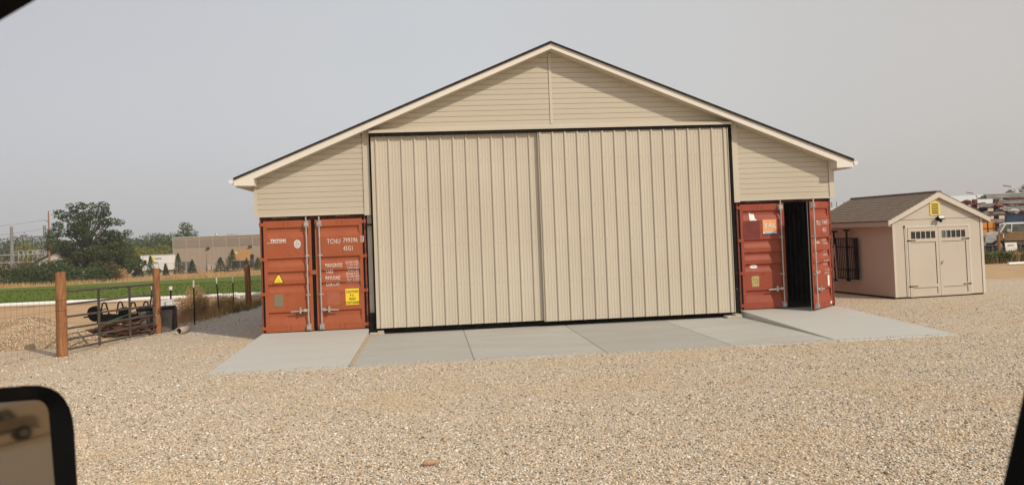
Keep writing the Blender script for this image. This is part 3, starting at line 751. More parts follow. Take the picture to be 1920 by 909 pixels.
def sheddoor(x0, x1, hs):
    b = MB(); y = -.02
    b.box(x0, x1, y, 0, .04, 2.03)
    for (a0, a1, z0, z1) in ((x0, x0+.09, .04, 2.03), (x1-.09, x1, .04, 2.03), (x0+.09, x1-.09, 1.93, 2.03), (x0+.09, x1-.09, 1.62, 1.72), (x0+.09, x1-.09, .30, .39), (x0+.09, x1-.09, .04, .11)):
        b.box(a0, a1, y-.018, y, z0, z1)
    d = b.build('door', M['shedpaint'], shed)
    b = MB()
    for (a0, a1, z0, z1) in ((x0+.09, x1-.09, 1.608, 1.62), (x1-.102, x1-.09, .39, 1.60), (x0+.09, x1-.09, .288, .30), (x1-.102, x1-.09, .11, .28)):
        b.box(a0, a1, y-.006, y, z0, z1)
    b.build('panel_shadow_gap', M['groove'], d)
    b = MB(); b.box(x0+.09, x1-.09, y-.004, y, 1.72, 1.93); w_ = b.build('transom_window', M['glass'], d)
    if hs > 0:
        b = MB(); b.box(x0+.10, x0+.33, y-.0055, y-.004, 1.73, 1.92); b.build('pale_panes', M['glasspale'], d)
    b = MB()
    for k in range(6):
        xx = x0+.09+(x1-x0-.18)*k/5
        b.box(xx-.010, xx+.010, y-.02, y, 1.72, 1.93)
    b.build('muntins', M['shedtrim'], d)
    for z in (1.67, .345):
        b = MB(); a = x1 if hs > 0 else x0; q = -1 if hs > 0 else 1
        b.prism([(a-q*.03, z-.018), (a+q*.0, z-.018), (a+q*.20, z-.008), (a+q*.22, z-.02), (a+q*.25, z), (a+q*.22, z+.02), (a+q*.20, z+.008), (a, z+.018), (a-q*.03, z+.018)], y-.028, y-.019)
        b.build('strap_hinge', M['black'], d)
    return d
d1 = sheddoor(.475, 1.492, -1); d2 = sheddoor(1.503, 2.515, 1)
b = MB(); b.tube((1.575,-.038,1.0), (1.575,-.085,1.0), .028, .022, n=12); b.box(1.555,1.595,-.045,-.036,.95,1.05); b.tube((1.59,-.09,1.02), (1.62,-.07,1.07), .012, n=6)
b.build('door_knob', M['galv'], d2)
b = MB(); pts = [(1.275,2.39),(1.615,2.39),(1.615,2.74)] + [(1.445+.17*math.cos(a), 2.74+.085*math.sin(a)) for a in [R(k) for k in (20,50,90,130,160)]] + [(1.275,2.74)]
b.prism(pts, -.02, 0); gv = b.build('gable_vent', M['yellowlight'], shed, bevel=.004)
b = MB()
for k in range(5): b.box(1.335, 1.555, -.0225, -.0195, 2.437+k*.062, 2.472+k*.062)
b.build('louvre_slots', mat('slot_brown', (.05,.025,.008), rough=.8), gv)
b = MB()
for k in range(5): b.box(1.33, 1.56, -.034, -.018, 2.472+k*.062, 2.477+k*.062)
b.build('louvre_blades', M['yellowlight'], gv)
b = MB(); b.tube((1.50,-.0,2.28), (1.50,-.07,2.28), .05, n=10); b.tube((1.50,-.06,2.28), (1.45,-.13,2.22), .018, n=6); b.tube((1.51,-.06,2.27),(1.53,-.15,2.20),.03,.045,n=8)
fl = b.build('floodlight', M['black'], shed)
hm = Matrix.Translation((1.525,-.16,2.315)) @ Matrix.Rotation(R(-35), 4, 'X')
b = MB(); b.box(-.10, .10, -.02, .03, -.055, .055, hm); b.build('lamp_housing', M['black'], fl)
b = MB(); b.box(-.09, .09, -.024, -.019, -.045, .045, hm); b.build('lamp_lens', mat('lamp_lens_glass', (.7,.68,.62), rough=.2), fl)
# black barred panel leaning on the shed's left wall
gpnl = thing('barred_panel', 'black steel barred panel with two tall T-handled bars against the shed side', 'metal panel', so, SH)
b = MB(); x = -.10; y0, y1, z0, z1 = 1.53, 2.70, .48, 1.74
b.box(x-.02, x+.02, y0-.0, y0+.16, z0, z1); b.box(x-.02, x+.02, y1-.05, y1, z0, z1)
b.box(x-.015, x+.015, y0+.16, y1-.05, z1-.03, z1); b.box(x-.015, x+.015, y0+.16, y1-.05, z0, z0+.03)
for z in (.76, 1.46): b.box(x-.012, x+.012, y0+.16, y1-.05, z-.012, z+.012)
b.build('panel_frame', M['black'], gpnl)
for k in range(10):
    b = MB(); yy_ = y0+.225+k*.092; b.box(x-.009, x+.009, yy_-.008, yy_+.008, z0+.03, z1-.03); b.build('bar', M['black'], gpnl)
for yy_, zb, zt_ in ((2.0,.45,1.985), (2.67,.42,1.945)):
    b = MB(); b.box(x-.055, x-.02, yy_-.03, yy_+.03, zb, zt_); b.box(x-.07, x-.015, yy_-.15, yy_+.12, zt_-.03, zt_+.02); b.box(x-.08, x-.015, yy_-.08, yy_+.06, zb-.03, zb+.04)
    b.box(x-.06, x-.015, yy_-.05, yy_+.07, 1.42, 1.50); b.box(x-.06, x-.015, yy_-.05, yy_+.07, .72, .80)
    b.build('handled_bar', M['black'], gpnl)
pl = thing('bent_strip', 'pale bent metal strip leaning on the black barred panel by the shed', 'metal strip', so, SH)
b = MB(); b.beam((-.19,2.78,.52), (-.17,2.62,1.53), .012, .04); b.beam((-.17,2.62,1.53), (-.20,2.50,.44), .012, .05); b.build('strip', M['galv'], pl)
# ------------------------------------------------------------------ fences and gate on the left
def mesh_wire(b, A, B, z0, z1, dx=.152, dz=.15, r=.0026):
    A, B = Vector(A), Vector(B); d = B-A; ln = math.hypot(d.x, d.y); n = int(ln/dx)
    for k in range(n+1):
        q = A + d*(k/n); j = random.uniform(-.008,.008)
        b.tube((q.x+j, q.y, gz(q.x,q.y)+z0), (q.x, q.y, gz(q.x,q.y)+z1), r, n=3, cap=False, smooth=False)
    z = z0
    while z <= z1+.01:
        pts = [A + d*(k/6) for k in range(7)]
        pts = [(q.x, q.y, gz(q.x,q.y)+z+random.uniform(-.006,.006)) for q in pts]
        for a_, c_ in zip(pts, pts[1:]): b.tube(a_, c_, r*1.15, n=3, cap=False, smooth=False)
        z += dz
def woodpost(x, y, h, r, parent, lean=(0,0), name='wooden_post'):
    b = MB(); nseg = 7; pts = []
    for k in range(nseg+1):
        t = k/nseg; pts.append((lean[0]*t+random.uniform(-.004,.004), lean[1]*t, -.1+(h+.1)*t))
    rs = [r*(1.06-.08*k/nseg+random.uniform(-.015,.015)) for k in range(nseg+1)]
    for k in range(nseg): b.tube(pts[k], pts[k+1], rs[k], rs[k+1], 14, k in (0, nseg-1))
    o = b.build(name, M['post'], parent, loc=(x, y, gz(x, y))); return o
p1 = ong(117, 668); p2 = ong(296, 625); p3 = ong(467, 578)
fa = thing('wire_fence', 'wire mesh fence with a thick round wooden post left of the metal gate', 'fence')
woodpost(p1.x, p1.y, 1.80, .105, fa)
b = MB(); q = Vector((-5.3, -6.0, 0)); mesh_wire(b, q, (p1.x-.08, p1.y-.1, 0), .08, 1.28, r=.0022)
for z in (.25,.62,.98,1.20): b.path([(p1.x+.11*math.cos(a), p1.y+.11*math.sin(a), G+z+random.uniform(-.006,.006)) for a in [i*math.pi/6 for i in range(13)]], .004, 4)
b.build('wire_mesh', M['wire'], fa)
woodpost(-5.3, -6.0, 1.75, .09, fa)
fb = thing('wire_fence', 'wire mesh fence with white-tipped steel posts running back beside the red container', 'fence')
woodpost(p2.x, p2.y, 1.70, .088, fb); woodpost(p3.x, p3.y, 1.52, .10, fb, (-.03,0))
def tpost(x, y, h, lean=(0,0), parent=None, name='steel_post'):
    z = gz(x, y); b = MB(); a = Vector((x, y, z-.05)); t = Vector((x+lean[0], y+lean[1], z+h)); m_ = a+(t-a)*.84
    b.beam(a, m_, .036, .01); b.beam(a+Vector((0,.015,0)), m_+Vector((0,.015,0)), .01, .036)
    for k in range(14): q = a+(m_-a)*(.1+k*.065); b.box(q.x-.010, q.x+.010, q.y-.016, q.y-.004, q.z-.009, q.z+.009)
    o = b.build(name, M['tpost'], parent)
    b = MB(); b.beam(m_, t, .037, .011); b.beam(m_+Vector((0,.015,0)), t+Vector((0,.015,0)), .011, .037); b.build('white_tip', M['whitedirty'], o)
    return o
for (bx, by, tx, ty) in ((365,609,362,525), (411,590,405,520), (438,583,436,519)):
    q = ong(bx, by); h = (by-ty)/FPX*((q-CAM).dot(_f)); lx = (tx-bx)/FPX*((q-CAM).dot(_f)) + h*.038
    tpost(q.x, q.y, h, (lx,0), fb)
q = ong(490, 571); q = Vector((-2.45, 13.6, 0)); tpost(q.x, q.y, 1.35, (0,0), fb)
b = MB()
line = [(p2.x, p2.y), (ong(365,609).x, ong(365,609).y), (ong(411,590).x, ong(411,590).y), (ong(438,583).x, ong(438,583).y), (p3.x, p3.y), (-2.45,13.6), (-2.4,16.0)]
for a_, c_ in zip(line, line[1:]): mesh_wire(b, (a_[0],a_[1],0), (c_[0],c_[1],0), .03, 1.08, r=.0024)
b.build('wire_mesh', M['wire'], fb)
# gate
A = Vector((-3.95,-1.17,G)); B = Vector((-3.24,2.70,G)); Dg = (B-A).normalized()
gate = thing('metal_gate', 'brown tubular metal farm gate of six rails hung between two wooden posts', 'gate', A, math.atan2(Dg.y, Dg.x))
for z0, z1 in ((1.375,1.30),(1.095,1.035),(.83,.75),(.575,.495),(.34,.275),(.125,.065)):
    b = MB(); b.tube((.12,0,z0), (3.78,0,z1), .024, n=10); b.build('rail', M['gate'], gate)
for x_ in (1.32, 2.61):
    b = MB(); b.box(x_-.045, x_+.045, -.030, -.018, .05+ .0, 1.33+.03*(2-x_)); b.build('brace', M['gate'], gate)
for x_ in (.125, 3.775):
    b = MB(); b.tube((x_,0,.05), (x_,0,1.375 if x_ < 1 else 1.30), .024, n=10); b.build('end_tube', M['gate'], gate)
b = MB(); b.path([(3.78,0,.5),(3.86,-.05,.45),(3.94,-.02,.5)], .012, 6); b.tube((.02,0,.3),(.14,0,.3),.012); b.tube((.02,0,1.2),(.14,0,1.2),.012); b.build('latch_chain', M['galv'], gate)
# two spare capped posts in the fenced lot
for (bx, by, tx, ty, lab) in ((277,600,285,537,'leaning steel post with a white cap behind the gate latch end'), (322,603,319,537,'upright steel post with a white cap standing by the dark block stack')):
    q = ong(bx, by); dd = (q-CAM).dot(_f); h = (by-ty)/FPX*dd; lx = (tx-bx)/FPX*dd + h*.038
    r_ = thing('capped_post', lab, 'post', (q.x, q.y, G), 0, 'white capped steel posts')
    b = MB(); b.beam((0,0,-.05), (lx,0,h-.06), .045, .012); b.beam((0,.02,-.05), (lx,.02,h-.06), .012, .04); b.build('steel_post', M['tpost'], r_)
    b = MB(); b.tube((lx,0,h-.10), (lx,0,h), .05, .055, n=12); b.build('cap', M['white'], r_)
# ------------------------------------------------------------------ debris in the lot
def hummock(name, cx, cy, rx, ry, h, m, nst, lab, cat, seed):
    rn = random.Random(seed); r_ = thing(name, lab, cat, (cx, cy, G))
    V = []; F = []; nu, nv = 28, 10
    for i in range(nv+1):
        for j in range(nu):
            a = 2*math.pi*j/nu; t = i/nv; k = 1+.14*math.sin(3*a+seed)+.08*math.sin(7*a)
            V.append((rx*t*k*math.cos(a), ry*t*k*math.sin(a), h*(1-t**1.6)*(1+.12*math.sin(5*a+3*t))-.02))
    for i in range(nv):
        for j in range(nu): F.append((i*nu+j, i*nu+(j+1) % nu, (i+1)*nu+(j+1) % nu, (i+1)*nu+j))
    np_mesh('mound', V, F, M['ground'], r_, True)
    n = nst; t = np.sqrt(rng.random(n)); a = rng.random(n)*6.283; k = 1+.14*np.sin(3*a+seed)+.08*np.sin(7*a)
    P_ = np.stack([rx*t*k*np.cos(a), ry*t*k*np.sin(a), h*(1-t**1.6)*(1+.12*np.sin(5*a+3*t))+.0], 1)
    s_ = .007+.011*rng.random(n)
    kind(scatter('stones', P_, iv, itf, np.stack([s_*1.3, s_, s_*.7], 1), rng.random(n)*6.28, m, parent=r_), 'stuff')
    return r_
hummock('gravel_pile', -5.9, 1.5, 1.75, 1.3, .62, leafmat('heap_gravel', (.36,.26,.16), (.66,.52,.36), trans=0), 24000, 'low heap of gravel behind the wire mesh fence at far left', 'gravel pile', 3)
# scrap pile: boards laid every way, each a thing of its own
sp = ong(195, 632)
rn = random.Random(5)
b = MB()
for k in range(260):
    a = rn.uniform(0, 6.28); t = rn.random()**.6; x_ = 1.15*t*math.cos(a); y_ = .75*t*math.sin(a); z_ = max(0, .42*(1-t))*rn.random()
    m_ = Matrix.Translation((x_, y_, z_)) @ Matrix.Rotation(rn.uniform(0,3.14), 4, 'Z') @ Matrix.Rotation(rn.uniform(-.4,.4), 4, 'X')
    b.box(-.12*rn.uniform(.3,1.2), .12, -.03, .03, 0, rn.uniform(.01,.05), m_)
M['scrapmix'] = leafmat('mixed_scrap', (.02,.013,.010), (.26,.16,.10), trans=0)
o = b.build('scrap', M['scrapmix'], loc=(sp.x+.15, sp.y+.55, G)); kind(o, 'stuff', 'heap of dark broken scrap wood and metal behind the gate', 'scrap')
cols = [('boarddark','dark charred'), ('boardrust','rust-red'), ('boardpale','pale weathered')]
places = ['at the front edge of the scrap heap','across the top of the scrap heap','sticking out left of the scrap heap','on the right slope of the scrap heap']
k = 0
for i, (px_, py_, ln, ang, el_, mk) in enumerate([(165,630,1.0,.25,.02,0),(185,633,1.5,.1,.03,0),(222,630,1.3,.05,.08,2),(240,622,1.1,.2,.1,1),(178,618,1.2,.5,.18,0),(200,612,1.4,.3,.22,2),(215,606,1.5,.35,.25,0),(230,610,1.2,.25,.2,1),(196,622,1.1,-.1,.1,1),(250,626,.9,.0,.04,1),(170,622,.9,.6,.1,1),(208,618,1.6,.42,.2,2)]):
    q = ong(px_, 633); z_ = (633-py_)/FPX*21.5*.9
    r_ = MB(); r_.box(-ln/2, ln/2, -.06, .06, -.014, .014)
    o = r_.build('board', M[cols[mk][0]], bevel=.004)
    o.location = (q.x, q.y+.15+.10*(i % 4), G+.03+z_); o.rotation_euler = (0, -el_, ang)
    nth = ['leftmost low','lower front','right front','far right upper','upper left steep','upper middle','topmost','upper right','middle crosswise','rightmost flat','left tilted','long diagonal'][i]
    tag(o, '%s %s board of the scrap heap behind the gate' % (nth, cols[mk][1]), 'board', 'boards of the scrap heap')
r_ = MB(); r_.box(-.5, .5, -.05, .05, -.02, .02); o = r_.build('strut', mat('green_strut', (.06,.10,.04), rough=.7)); q = ong(228, 630)
o.location = (q.x, q.y+.35, G+.50); o.rotation_euler = (0,-.32,.2); tag(o, 'green painted strut slanting up across the scrap heap', 'strut')
# black plastic sheet under the wrecked chairs
def wrecked_chair(px_, py_, s_, lab):
    q = ong(px_, 628); z_ = .38
    r_ = thing('office_chair', lab, 'chair', (q.x, q.y+.75, G+z_), 0, 'wrecked office chairs on the scrap heap')
    b = MB(); b.tube((-.28*s_,-.10,.12), (-.24*s_,.0,.14), .21*s_, .21*s_, n=20); b.tube((-.24*s_,.0,.14), (-.15*s_,.06,.14), .21*s_, .10*s_, n=20); b.build('seat_base', M['rubber'], r_)
    b = MB(); b.prism([(-.22*s_,-.14),(.40*s_,-.12),(.58*s_,-.10),(.40*s_,.08),(-.02*s_,.10),(-.20*s_,-.05)], -.12, .16); b.build('backrest', M['rubber'], r_, bevel=.03)
    b = MB(); b.beam((-.55*s_,-.06,.05),(.15*s_,-.04,.10),.05,.04); b.build('tilt_bar', M['rubber'], r_)
    for x0 in (-.12*s_, .30*s_):
        b = MB(); sgn = 1
        b.path([(x0-.02,.02,.12),(x0+.03,.02,.38),(x0+.07,.02,.42),(x0+.12,.02,.40),(x0+.20,.02,.10)], [.02]*5, 6); b.path([(x0+.02,.02,.22),(x0+.16,.02,.26)], .015, 6)
        b.build('armrest', M['rubber'], r_)
    return r_
wrecked_chair(178, 600, 1.0, 'black office chair lying overturned on the left of the scrap heap')
wrecked_chair(232, 600, .8, 'smaller black office chair lying overturned on the right of the scrap heap')
q = ong(250, 620); b = MB(); b.box(-.32, .32, -.02, .02, 0, .52); b.box(-.30, -.24, .02, .2, 0, .04); o = b.build('orange_board', mat('faded_orange_board', (.62,.22,.11), (.66,.28,.15), 4, rough=.7), bevel=.01, loc=(q.x, q.y+.35, G), rot=.1); o.rotation_euler.x = -.2
tag(o, 'faded orange sheet standing between the scrap heap and the dark bins', 'sheet')
q = ong(262, 627); r_ = thing('plastic_bin', 'grey plastic bin with folded lids standing right behind the gate', 'bin', (q.x+.25, q.y+.55, G), .3)
b = MB(); b.prism([(-.36,0),(.36,0),(.42,.62),(-.42,.62)], -.30, .30); b.build('bin_body', mat('grey_bin', (.10,.098,.085), (.16,.15,.13), 5, rough=.6), r_, bevel=.02)
b = MB(); b.box(-.45, .45, -.33, .33, .60, .65); b.box(-.05, .0, -.345, -.33, .05, .58); b.build('bin_rim', M['rubber'], r_, bevel=.01)
for i in range(2):
    q = ong(285, 625)
    r_ = thing('storage_tote', ['dark grey upright tote between the bin and the gate post', 'dark tote tucked behind the wooden gate post'][i], 'tote', (q.x-.20+i*.34, q.y+.75+.22*i, G), .25, 'dark totes behind the gate')
    b = MB(); b.box(-.16, .16, -.2, .2, 0, .60); b.build('tote_body', mat('tote_%d' % i, (.055,.05,.043), (.10,.09,.075), 5, rough=.6), r_, bevel=.02)
    b = MB(); b.box(-.175, .175, -.215, .215, .60, .635); b.build('tote_lid', M['rubber'], r_, bevel=.008)
# stack of dark crates seen through the mesh
q = ong(308, 619)
for i in range(2):
    for j in range(4):
        b = MB(); z_ = .0
        b.box(-.085, .085, -.12, .12, 0, .142); b.box(-.075, -.005, -.123, -.12, .012, .13); b.box(.005, .075, -.123, -.12, .012, .13)
        o = b.build('block', mat('dark_block_%d%d' % (i, j), (.07+.01*j,.062+.008*j,.055+.007*j), (.12,.105,.09), 7, rough=.8), bevel=.006, loc=(q.x-.06+i*.178, q.y+.35+.03*i, G+j*.146), rot=.06)
        tag(o, '%s dark block in the %s column of the block stack by the fence' % (['lowest','second','third','topmost'][j], ['left','right'][i]), 'block', 'dark blocks stacked by the fence')
q = ong(336, 628); r_ = thing('drain_pipe', 'short wide pale drain pipe lying with its open mouth towards the yard', 'pipe', (q.x-.05, q.y+.1, G+.09), R(80))
b = MB(); n = 20
ring = lambda x_, rr: [(x_, rr*math.cos(2*math.pi*i/n), rr*math.sin(2*math.pi*i/n)) for i in range(n)]
vs = ring(0,.09)+ring(.5,.09)+ring(.5,.075)+ring(0,.075)
b.add(vs, [(a_*n+i, a_*n+(i+1) % n, ((a_+1) % 4)*n+(i+1) % n, ((a_+1) % 4)*n+i) for a_ in range(4) for i in range(n)], True); b.build('pipe_wall', mat('tan_pvc', (.46,.38,.30), (.40,.33,.26), 5, rough=.5), r_)
b = MB(); b.tube((.15,0,0),(.16,0,0),.0745,n=20); b.build('pipe_inside', M['ink'], r_)
for i, (px_, w_, h_) in enumerate(((307,.14,.15),(318,.17,.17))):
    q = ong(px_, 612); b = MB(); b.box(-w_/2, w_/2, -.1, .1, 0, h_); b.box(-w_/2+.02, w_/2-.02, -.103, -.1, .03, h_*.5)
    o = b.build('white_box', M['white'], bevel=.008, loc=(q.x, q.y+.1, G+.585)); tag(o, ['small white box on top of the dark block stack, next to the post','wider white box on top of the dark block stack'][i], 'box', 'white boxes on the block stack')
q = ong(346, 600); r_ = thing('white_crate', 'white slatted crate standing in the dry weeds by the pale pipe', 'crate', (q.x-.18, q.y-.1, G), .2)
b = MB()
for k in range(6): b.box(-.12, .12, -.12, -.105, .10+k*.085, .14+k*.085); b.box(-.12, .12, .105, .12, .10+k*.085, .14+k*.085)
for x_ in (-.12, .105): b.box(x_, x_+.015, -.105, .105, .02, .62)
b.build('slats', M['whitedirty'], r_)
for i, (px_, py_, s_) in enumerate(((425,566,.55),(452,566,.5),(440,570,.35),(412,562,.42),(462,560,.3),(430,557,.4))):
    q = ong(px_, py_); b = MB(); b.ball((0,0,s_*.15), s_*.5, 9, 7, (1,.6,.38), .16)
    tag(b.build('boulder', M['whitedirty'], loc=(q.x, q.y+1.2, G), rot=i), ['large pale rock left of the wooden fence post','pale rock right beside the last steel posts','small pale rock in front of the others','leftmost pale rock behind the tall dry weed','small pale rock against the far wooden post','pale rock at the back near the white pipe'][i], 'rock', 'pale rocks in the weeds')
# long white irrigation pipe
r_ = thing('irrigation_pipe', 'long white irrigation pipe lying along the near edge of the green field', 'pipe', (-30,16.1,G+.11))
b = MB(); x_ = -65
while x_ < 36:
    b.tube((x_, .05*math.sin(x_), 0), (x_+6.0, .05*math.sin(x_+6), 0), .088, n=12); x_ += 6.0
b.build('pipe_run', M['white'], r_)
b = MB(); 
for k in range(17): b.tube((-65+k*6-.07, 0, 0), (-65+k*6+.07, 0, 0), .10, n=12)
b.build('couplings', M['white'], r_)
# ------------------------------------------------------------------ plants
quad = [(-.5,0,-.35),(.5,0,-.35),(.5,0,.35),(-.5,0,.35)]
leafq = [(-.5,0,0),(-.05,0,-.3),(.5,0,.03),(.0,0,.32)]
def crown(n, lobes, size, shell=.55):
    """leaf centres spread through a set of (centre, radii) lobes"""
    w = np.array([l[1][0]*l[1][1]*l[1][2] for l in lobes])**.7; w = w/w.sum(); idx = rng.choice(len(lobes), n, p=w)
    d = rng.normal(size=(n, 3)); d /= np.linalg.norm(d, axis=1)[:, None]; rr = shell + (1-shell)*rng.random(n)**.6; rr *= 1+.10*rng.normal(size=n)
    C = np.array([l[0] for l in lobes])[idx]; Rr = np.array([l[1] for l in lobes])[idx]
    P = C + d*rr[:, None]*Rr
    return P
def leaves(name, P, size, m, parent):
    n = len(P); s_ = size*(.6+.8*rng.random(n))
    return scatter(name, P, leafq, [(0,1,2,3)], s_, rng.random(n)*6.28, m, tilt=rng.normal(size=n)*.9, parent=parent)
def lobes_for(w, h, z0, k, sq=.42, seed=0):
    rn = random.Random(seed); out = []
    for i in range(k):
        t = (i+.5)/k; z = z0 + (h-z0)*(.12+.80*t); prof = math.sin(math.pi*min(1, .22+.72*t))**.8
        a = i*2.4+rn.random(); rr = w/2*prof*(.35+.35*rn.random())
        s_ = w*sq*.5*(.7+.6*rn.random())*(1-.3*t)
        out.append(((rr*math.cos(a), rr*math.sin(a), min(z, h-s_*.8)), (s_, s_, s_*.8)))
    return out
def tree(base, w, h, z0, n, size, m, lab, cat='tree', name='tree', k=16, seed=1, group=None, trunk=.16, m2=None, frac=.0, sq=.42, crownpart='crown', own=None, rot=None):
    t = thing(name, lab, cat, base, random.Random(seed).random()*6.28 if rot is None else rot, group)
    lb = own or lobes_for(w, h, z0, k, sq, seed)
    P = crown(n, lb, size)
    P = P[P[:,2] > .05]
    leaves(crownpart, P, size, m, t)
    if m2 is not None:
        low = [(c, r_) for c, r_ in lb if c[2] < h*.55]
        leaves('lower_foliage', crown(int(n*frac), low, size), size, m2, t)
    b = MB(); top = h*.8; b.path([(0,0,-.2),(trunk*.3,0,z0+.2),(-.1,.05,h*.45),(0,0,top)], [trunk*1.3,trunk,trunk*.6,trunk*.15], 7)
    for c, r_ in lb[::2]:
        s0 = Vector((0,0,max(.3, c[2]*.55))); b.path([s0, (s0+Vector(c))/2+Vector((0,0,.1)), Vector(c)], [trunk*.45,trunk*.3,trunk*.1], 5)
    b.build('trunk', M['bark'], t)
    return t
def conifer(base, h, w, n, m, lab, seed, group, loose=0):
    t = thing('conifer', lab, 'conifer', base, seed, group)
    z = h*(.06+.94*rng.random(n)**1.15); lay = np.floor(z/h*9)/9*h; fr = (z-lay)/(h/9)
    rad = w/2*(1-z/h)**.85*(.62+.38*(1-fr)) + .03
    a = rng.random(n)*6.283; jitter = 1+.18*np.sin(a*3+seed+z*2)+loose*.3*rng.normal(size=n); rr = rad*np.sqrt(.25+.75*rng.random(n))*jitter
    leaves('foliage', np.stack([rr*np.cos(a), rr*np.sin(a), z], 1), .16, m, t)
    b = MB(); b.path([(0,0,-.2),(0,0,h*.5),(0,0,h*.98)], [.07,.05,.01], 6); b.build('trunk', M['bark'], t)
    return t
def tuft(name, P, hgt, m, spread=.25, wid=.018, parent=None):
    P = np.asarray(P); n = len(P); tv = [(-.5,0,0),(.5,0,0),(.1,0,1)]
    s_ = np.stack([wid*(.6+.8*rng.random(n)), np.ones(n), hgt*(.45+.75*rng.random(n))], 1)
    return scatter(name, P, tv, [(0,1,2)], s_, rng.random(n)*6.28, m, tilt=rng.normal(size=n)*spread, parent=parent)
# dry weeds along the fence line
def weedband(pts, n, sx, sy, h, m, name, lab, wid=.016, spread=.22):
    idx = rng.integers(0, len(pts), n); C = np.array(pts)[idx]
    P = np.column_stack([C[:,0]+rng.normal(size=n)*sx, C[:,1]+rng.normal(size=n)*sy, np.zeros(n)]); P[:,2] = [gz(x, y)-.01 for x, y in P[:,:2]]
    return kind(tuft(name, P, h, m, spread, wid), 'stuff', lab, 'weeds')
fl_ = []
for a_, c_ in zip(line[:-1], line[1:-1]+[line[-1]]):
    for k in range(6): fl_.append((a_[0]+(c_[0]-a_[0])*k/6, a_[1]+(c_[1]-a_[1])*k/6))
wp = [(x-.95, y+.1) for x, y in fl_ if y > 3.7 and y < 11.5]
weedband(wp, 4200, .40, .35, .52, M['drybrown'], 'dry_weeds', 'brown dry weeds growing along the foot of the wire fence', .011)
weedband([(x-.15, y) for x, y in fl_ if 6 < y < 15], 2200, .22, .5, .30, M['dry'], 'straw_grass', 'pale straw grass at the foot of the fence beside the lane')
weedband([(x+.05, y) for x, y in fl_ if 8 < y < 12.5], 700, .15, .6, .28, M['leafweed'], 'green_weeds', 'short green weeds around the far wooden post')
def weed(px_, py_, h, w, n, m, lab, lean=0):
    q = ong(px_, py_); t = thing('tall_weed', lab, 'weed', (q.x-.35, q.y+.3, G), 0, 'tall dry weeds by the fence')
    b = MB(); P = []
    for k in range(22):
        a = rng.random()*6.28; rr = w/2*rng.random(); tip = Vector((rr*math.cos(a), rr*math.sin(a), h*(.55+.45*rng.random())))
        b.path([(0+.06*math.cos(a),.06*math.sin(a),0), (tip.x*.5, tip.y*.5, tip.z*.55), tip], [.006,.004,.002], 3)
        for j in range(n//22):
            u = .3+.7*rng.random(); P.append((tip.x*u+rng.normal()*.05, tip.y*u+rng.normal()*.05, tip.z*u+rng.normal()*.04))
    b.build('stems', M['drybrown'], t); leaves('seed_heads', np.array(P), .045, m, t)
weed(386, 600, 1.22, .75, 1500, M['dry'], 'tallest pale dry weed rising above the wire fence near its first steel post')
weed(362, 604, .75, .8, 1400, M['drybrown'], 'bushy russet weed between the pale pipe and the first steel post')
weed(348, 600, .62, .6, 1000, M['drybrown'], 'low russet weed right behind the drain pipe')
weed(399, 596, .85, .75, 1200, M['drybrown'], 'brown weed clump between the first and second steel posts')
weed(376, 598, 1.0, .9, 1500, M['dry'], 'broad golden weed clump just left of the tallest weed')
weed(445, 584, .6, .7, 900, M['dry'], 'golden weed clump between the last steel posts')
weed(430, 588, .55, .6, 800, M['dry'], 'straw-coloured weed clump beside the third steel post')
# ---- far left background --------------------------------------------------------
dn = lambda px_, py_, z=-2.405: ong(px_, py_, z)
ft = gpt(165, 122)
big_lobes = []; rb = random.Random(12)
for z_, xs_, r_ in ((11.0,(-3.4,-1.7,.0,1.5),.85), (9.7,(-4.3,-2.7,-.9,.8,2.5),1.05), (8.3,(-5.2,-3.6,-1.8,.2,2.2,3.9),1.1), (6.8,(-6.0,-4.3,-2.2,.0,2.0,3.9,5.0),1.05), (5.4,(-5.2,-3.4,-1.4,.6,2.6,4.3),1.25), (3.9,(-4.6,-2.6,-.6,1.4,3.4,5.2),1.3), (2.4,(-4.0,-2.0,.1,2.2,4.2,5.6),1.25), (1.2,(-3.2,-1.0,1.2,3.2,4.8),1.0)):
    for x_ in xs_:
        for q_ in range(2):
            rr = r_*rb.uniform(.65,1.1)*(.8 if x_ > 2 and z_ > 6 else 1); big_lobes.append(((x_*.88+.75+rb.uniform(-.5,.5), rb.uniform(-3.2,3.2)*(1-z_/16), z_+rb.uniform(-.4,.4)), (rr*1.1, rr, rr*.8)))
t = tree((ft.x, ft.y, gz(ft.x, ft.y)), 11.6, 11.9, .8, 24000, .27, M['leafdark'], 'large spreading dark green tree beyond the field, bronze on its lower right', k=62, seed=4, trunk=.35, m2=M['leafbrown'], frac=.30, own=big_lobes, rot=0)
for (px_, d_, w_, h_, mm, lab, sd_) in ((228,128,5.2,5.6,'leafdark','rounded dark green tree just right of the large spreading tree',8), (252,158,5,5.0,'leafyellow','yellow-green bushy tree left of the white trailer',9), (276,160,5.5,4.7,'leafyellow','low yellow-green tree behind the white trailer',10), (300,165,5.5,5.2,'leafyellow','yellow-green tree against the corner of the grey building',12), (46,190,6,7.5,'leafyellow','yellow-green tree in front of the substation frame',13), (60,186,4.5,5.4,'leafyellow','small yellow tree at the middle of the substation frame',14)):
    q = gpt(px_, d_); tree((q.x, q.y, q.z), w_, h_, .4, 2600, .30, M[mm], lab, k=12, seed=sd_, sq=.5)
labs = ['hazy green tree at far left behind the substation','tall hazy tree behind the substation','hazy tree behind the right column of the substation','hazy tree between the utility pole and the large tree','hazy tree behind the large tree','blue-green hazy tree right of the large tree','second hazy tree from the large tree on the skyline','third hazy tree from the large tree on the skyline','hazy skyline tree above the white trailer','hazy skyline tree touching the grey building corner','hazy skyline tree farther right behind the grey building']
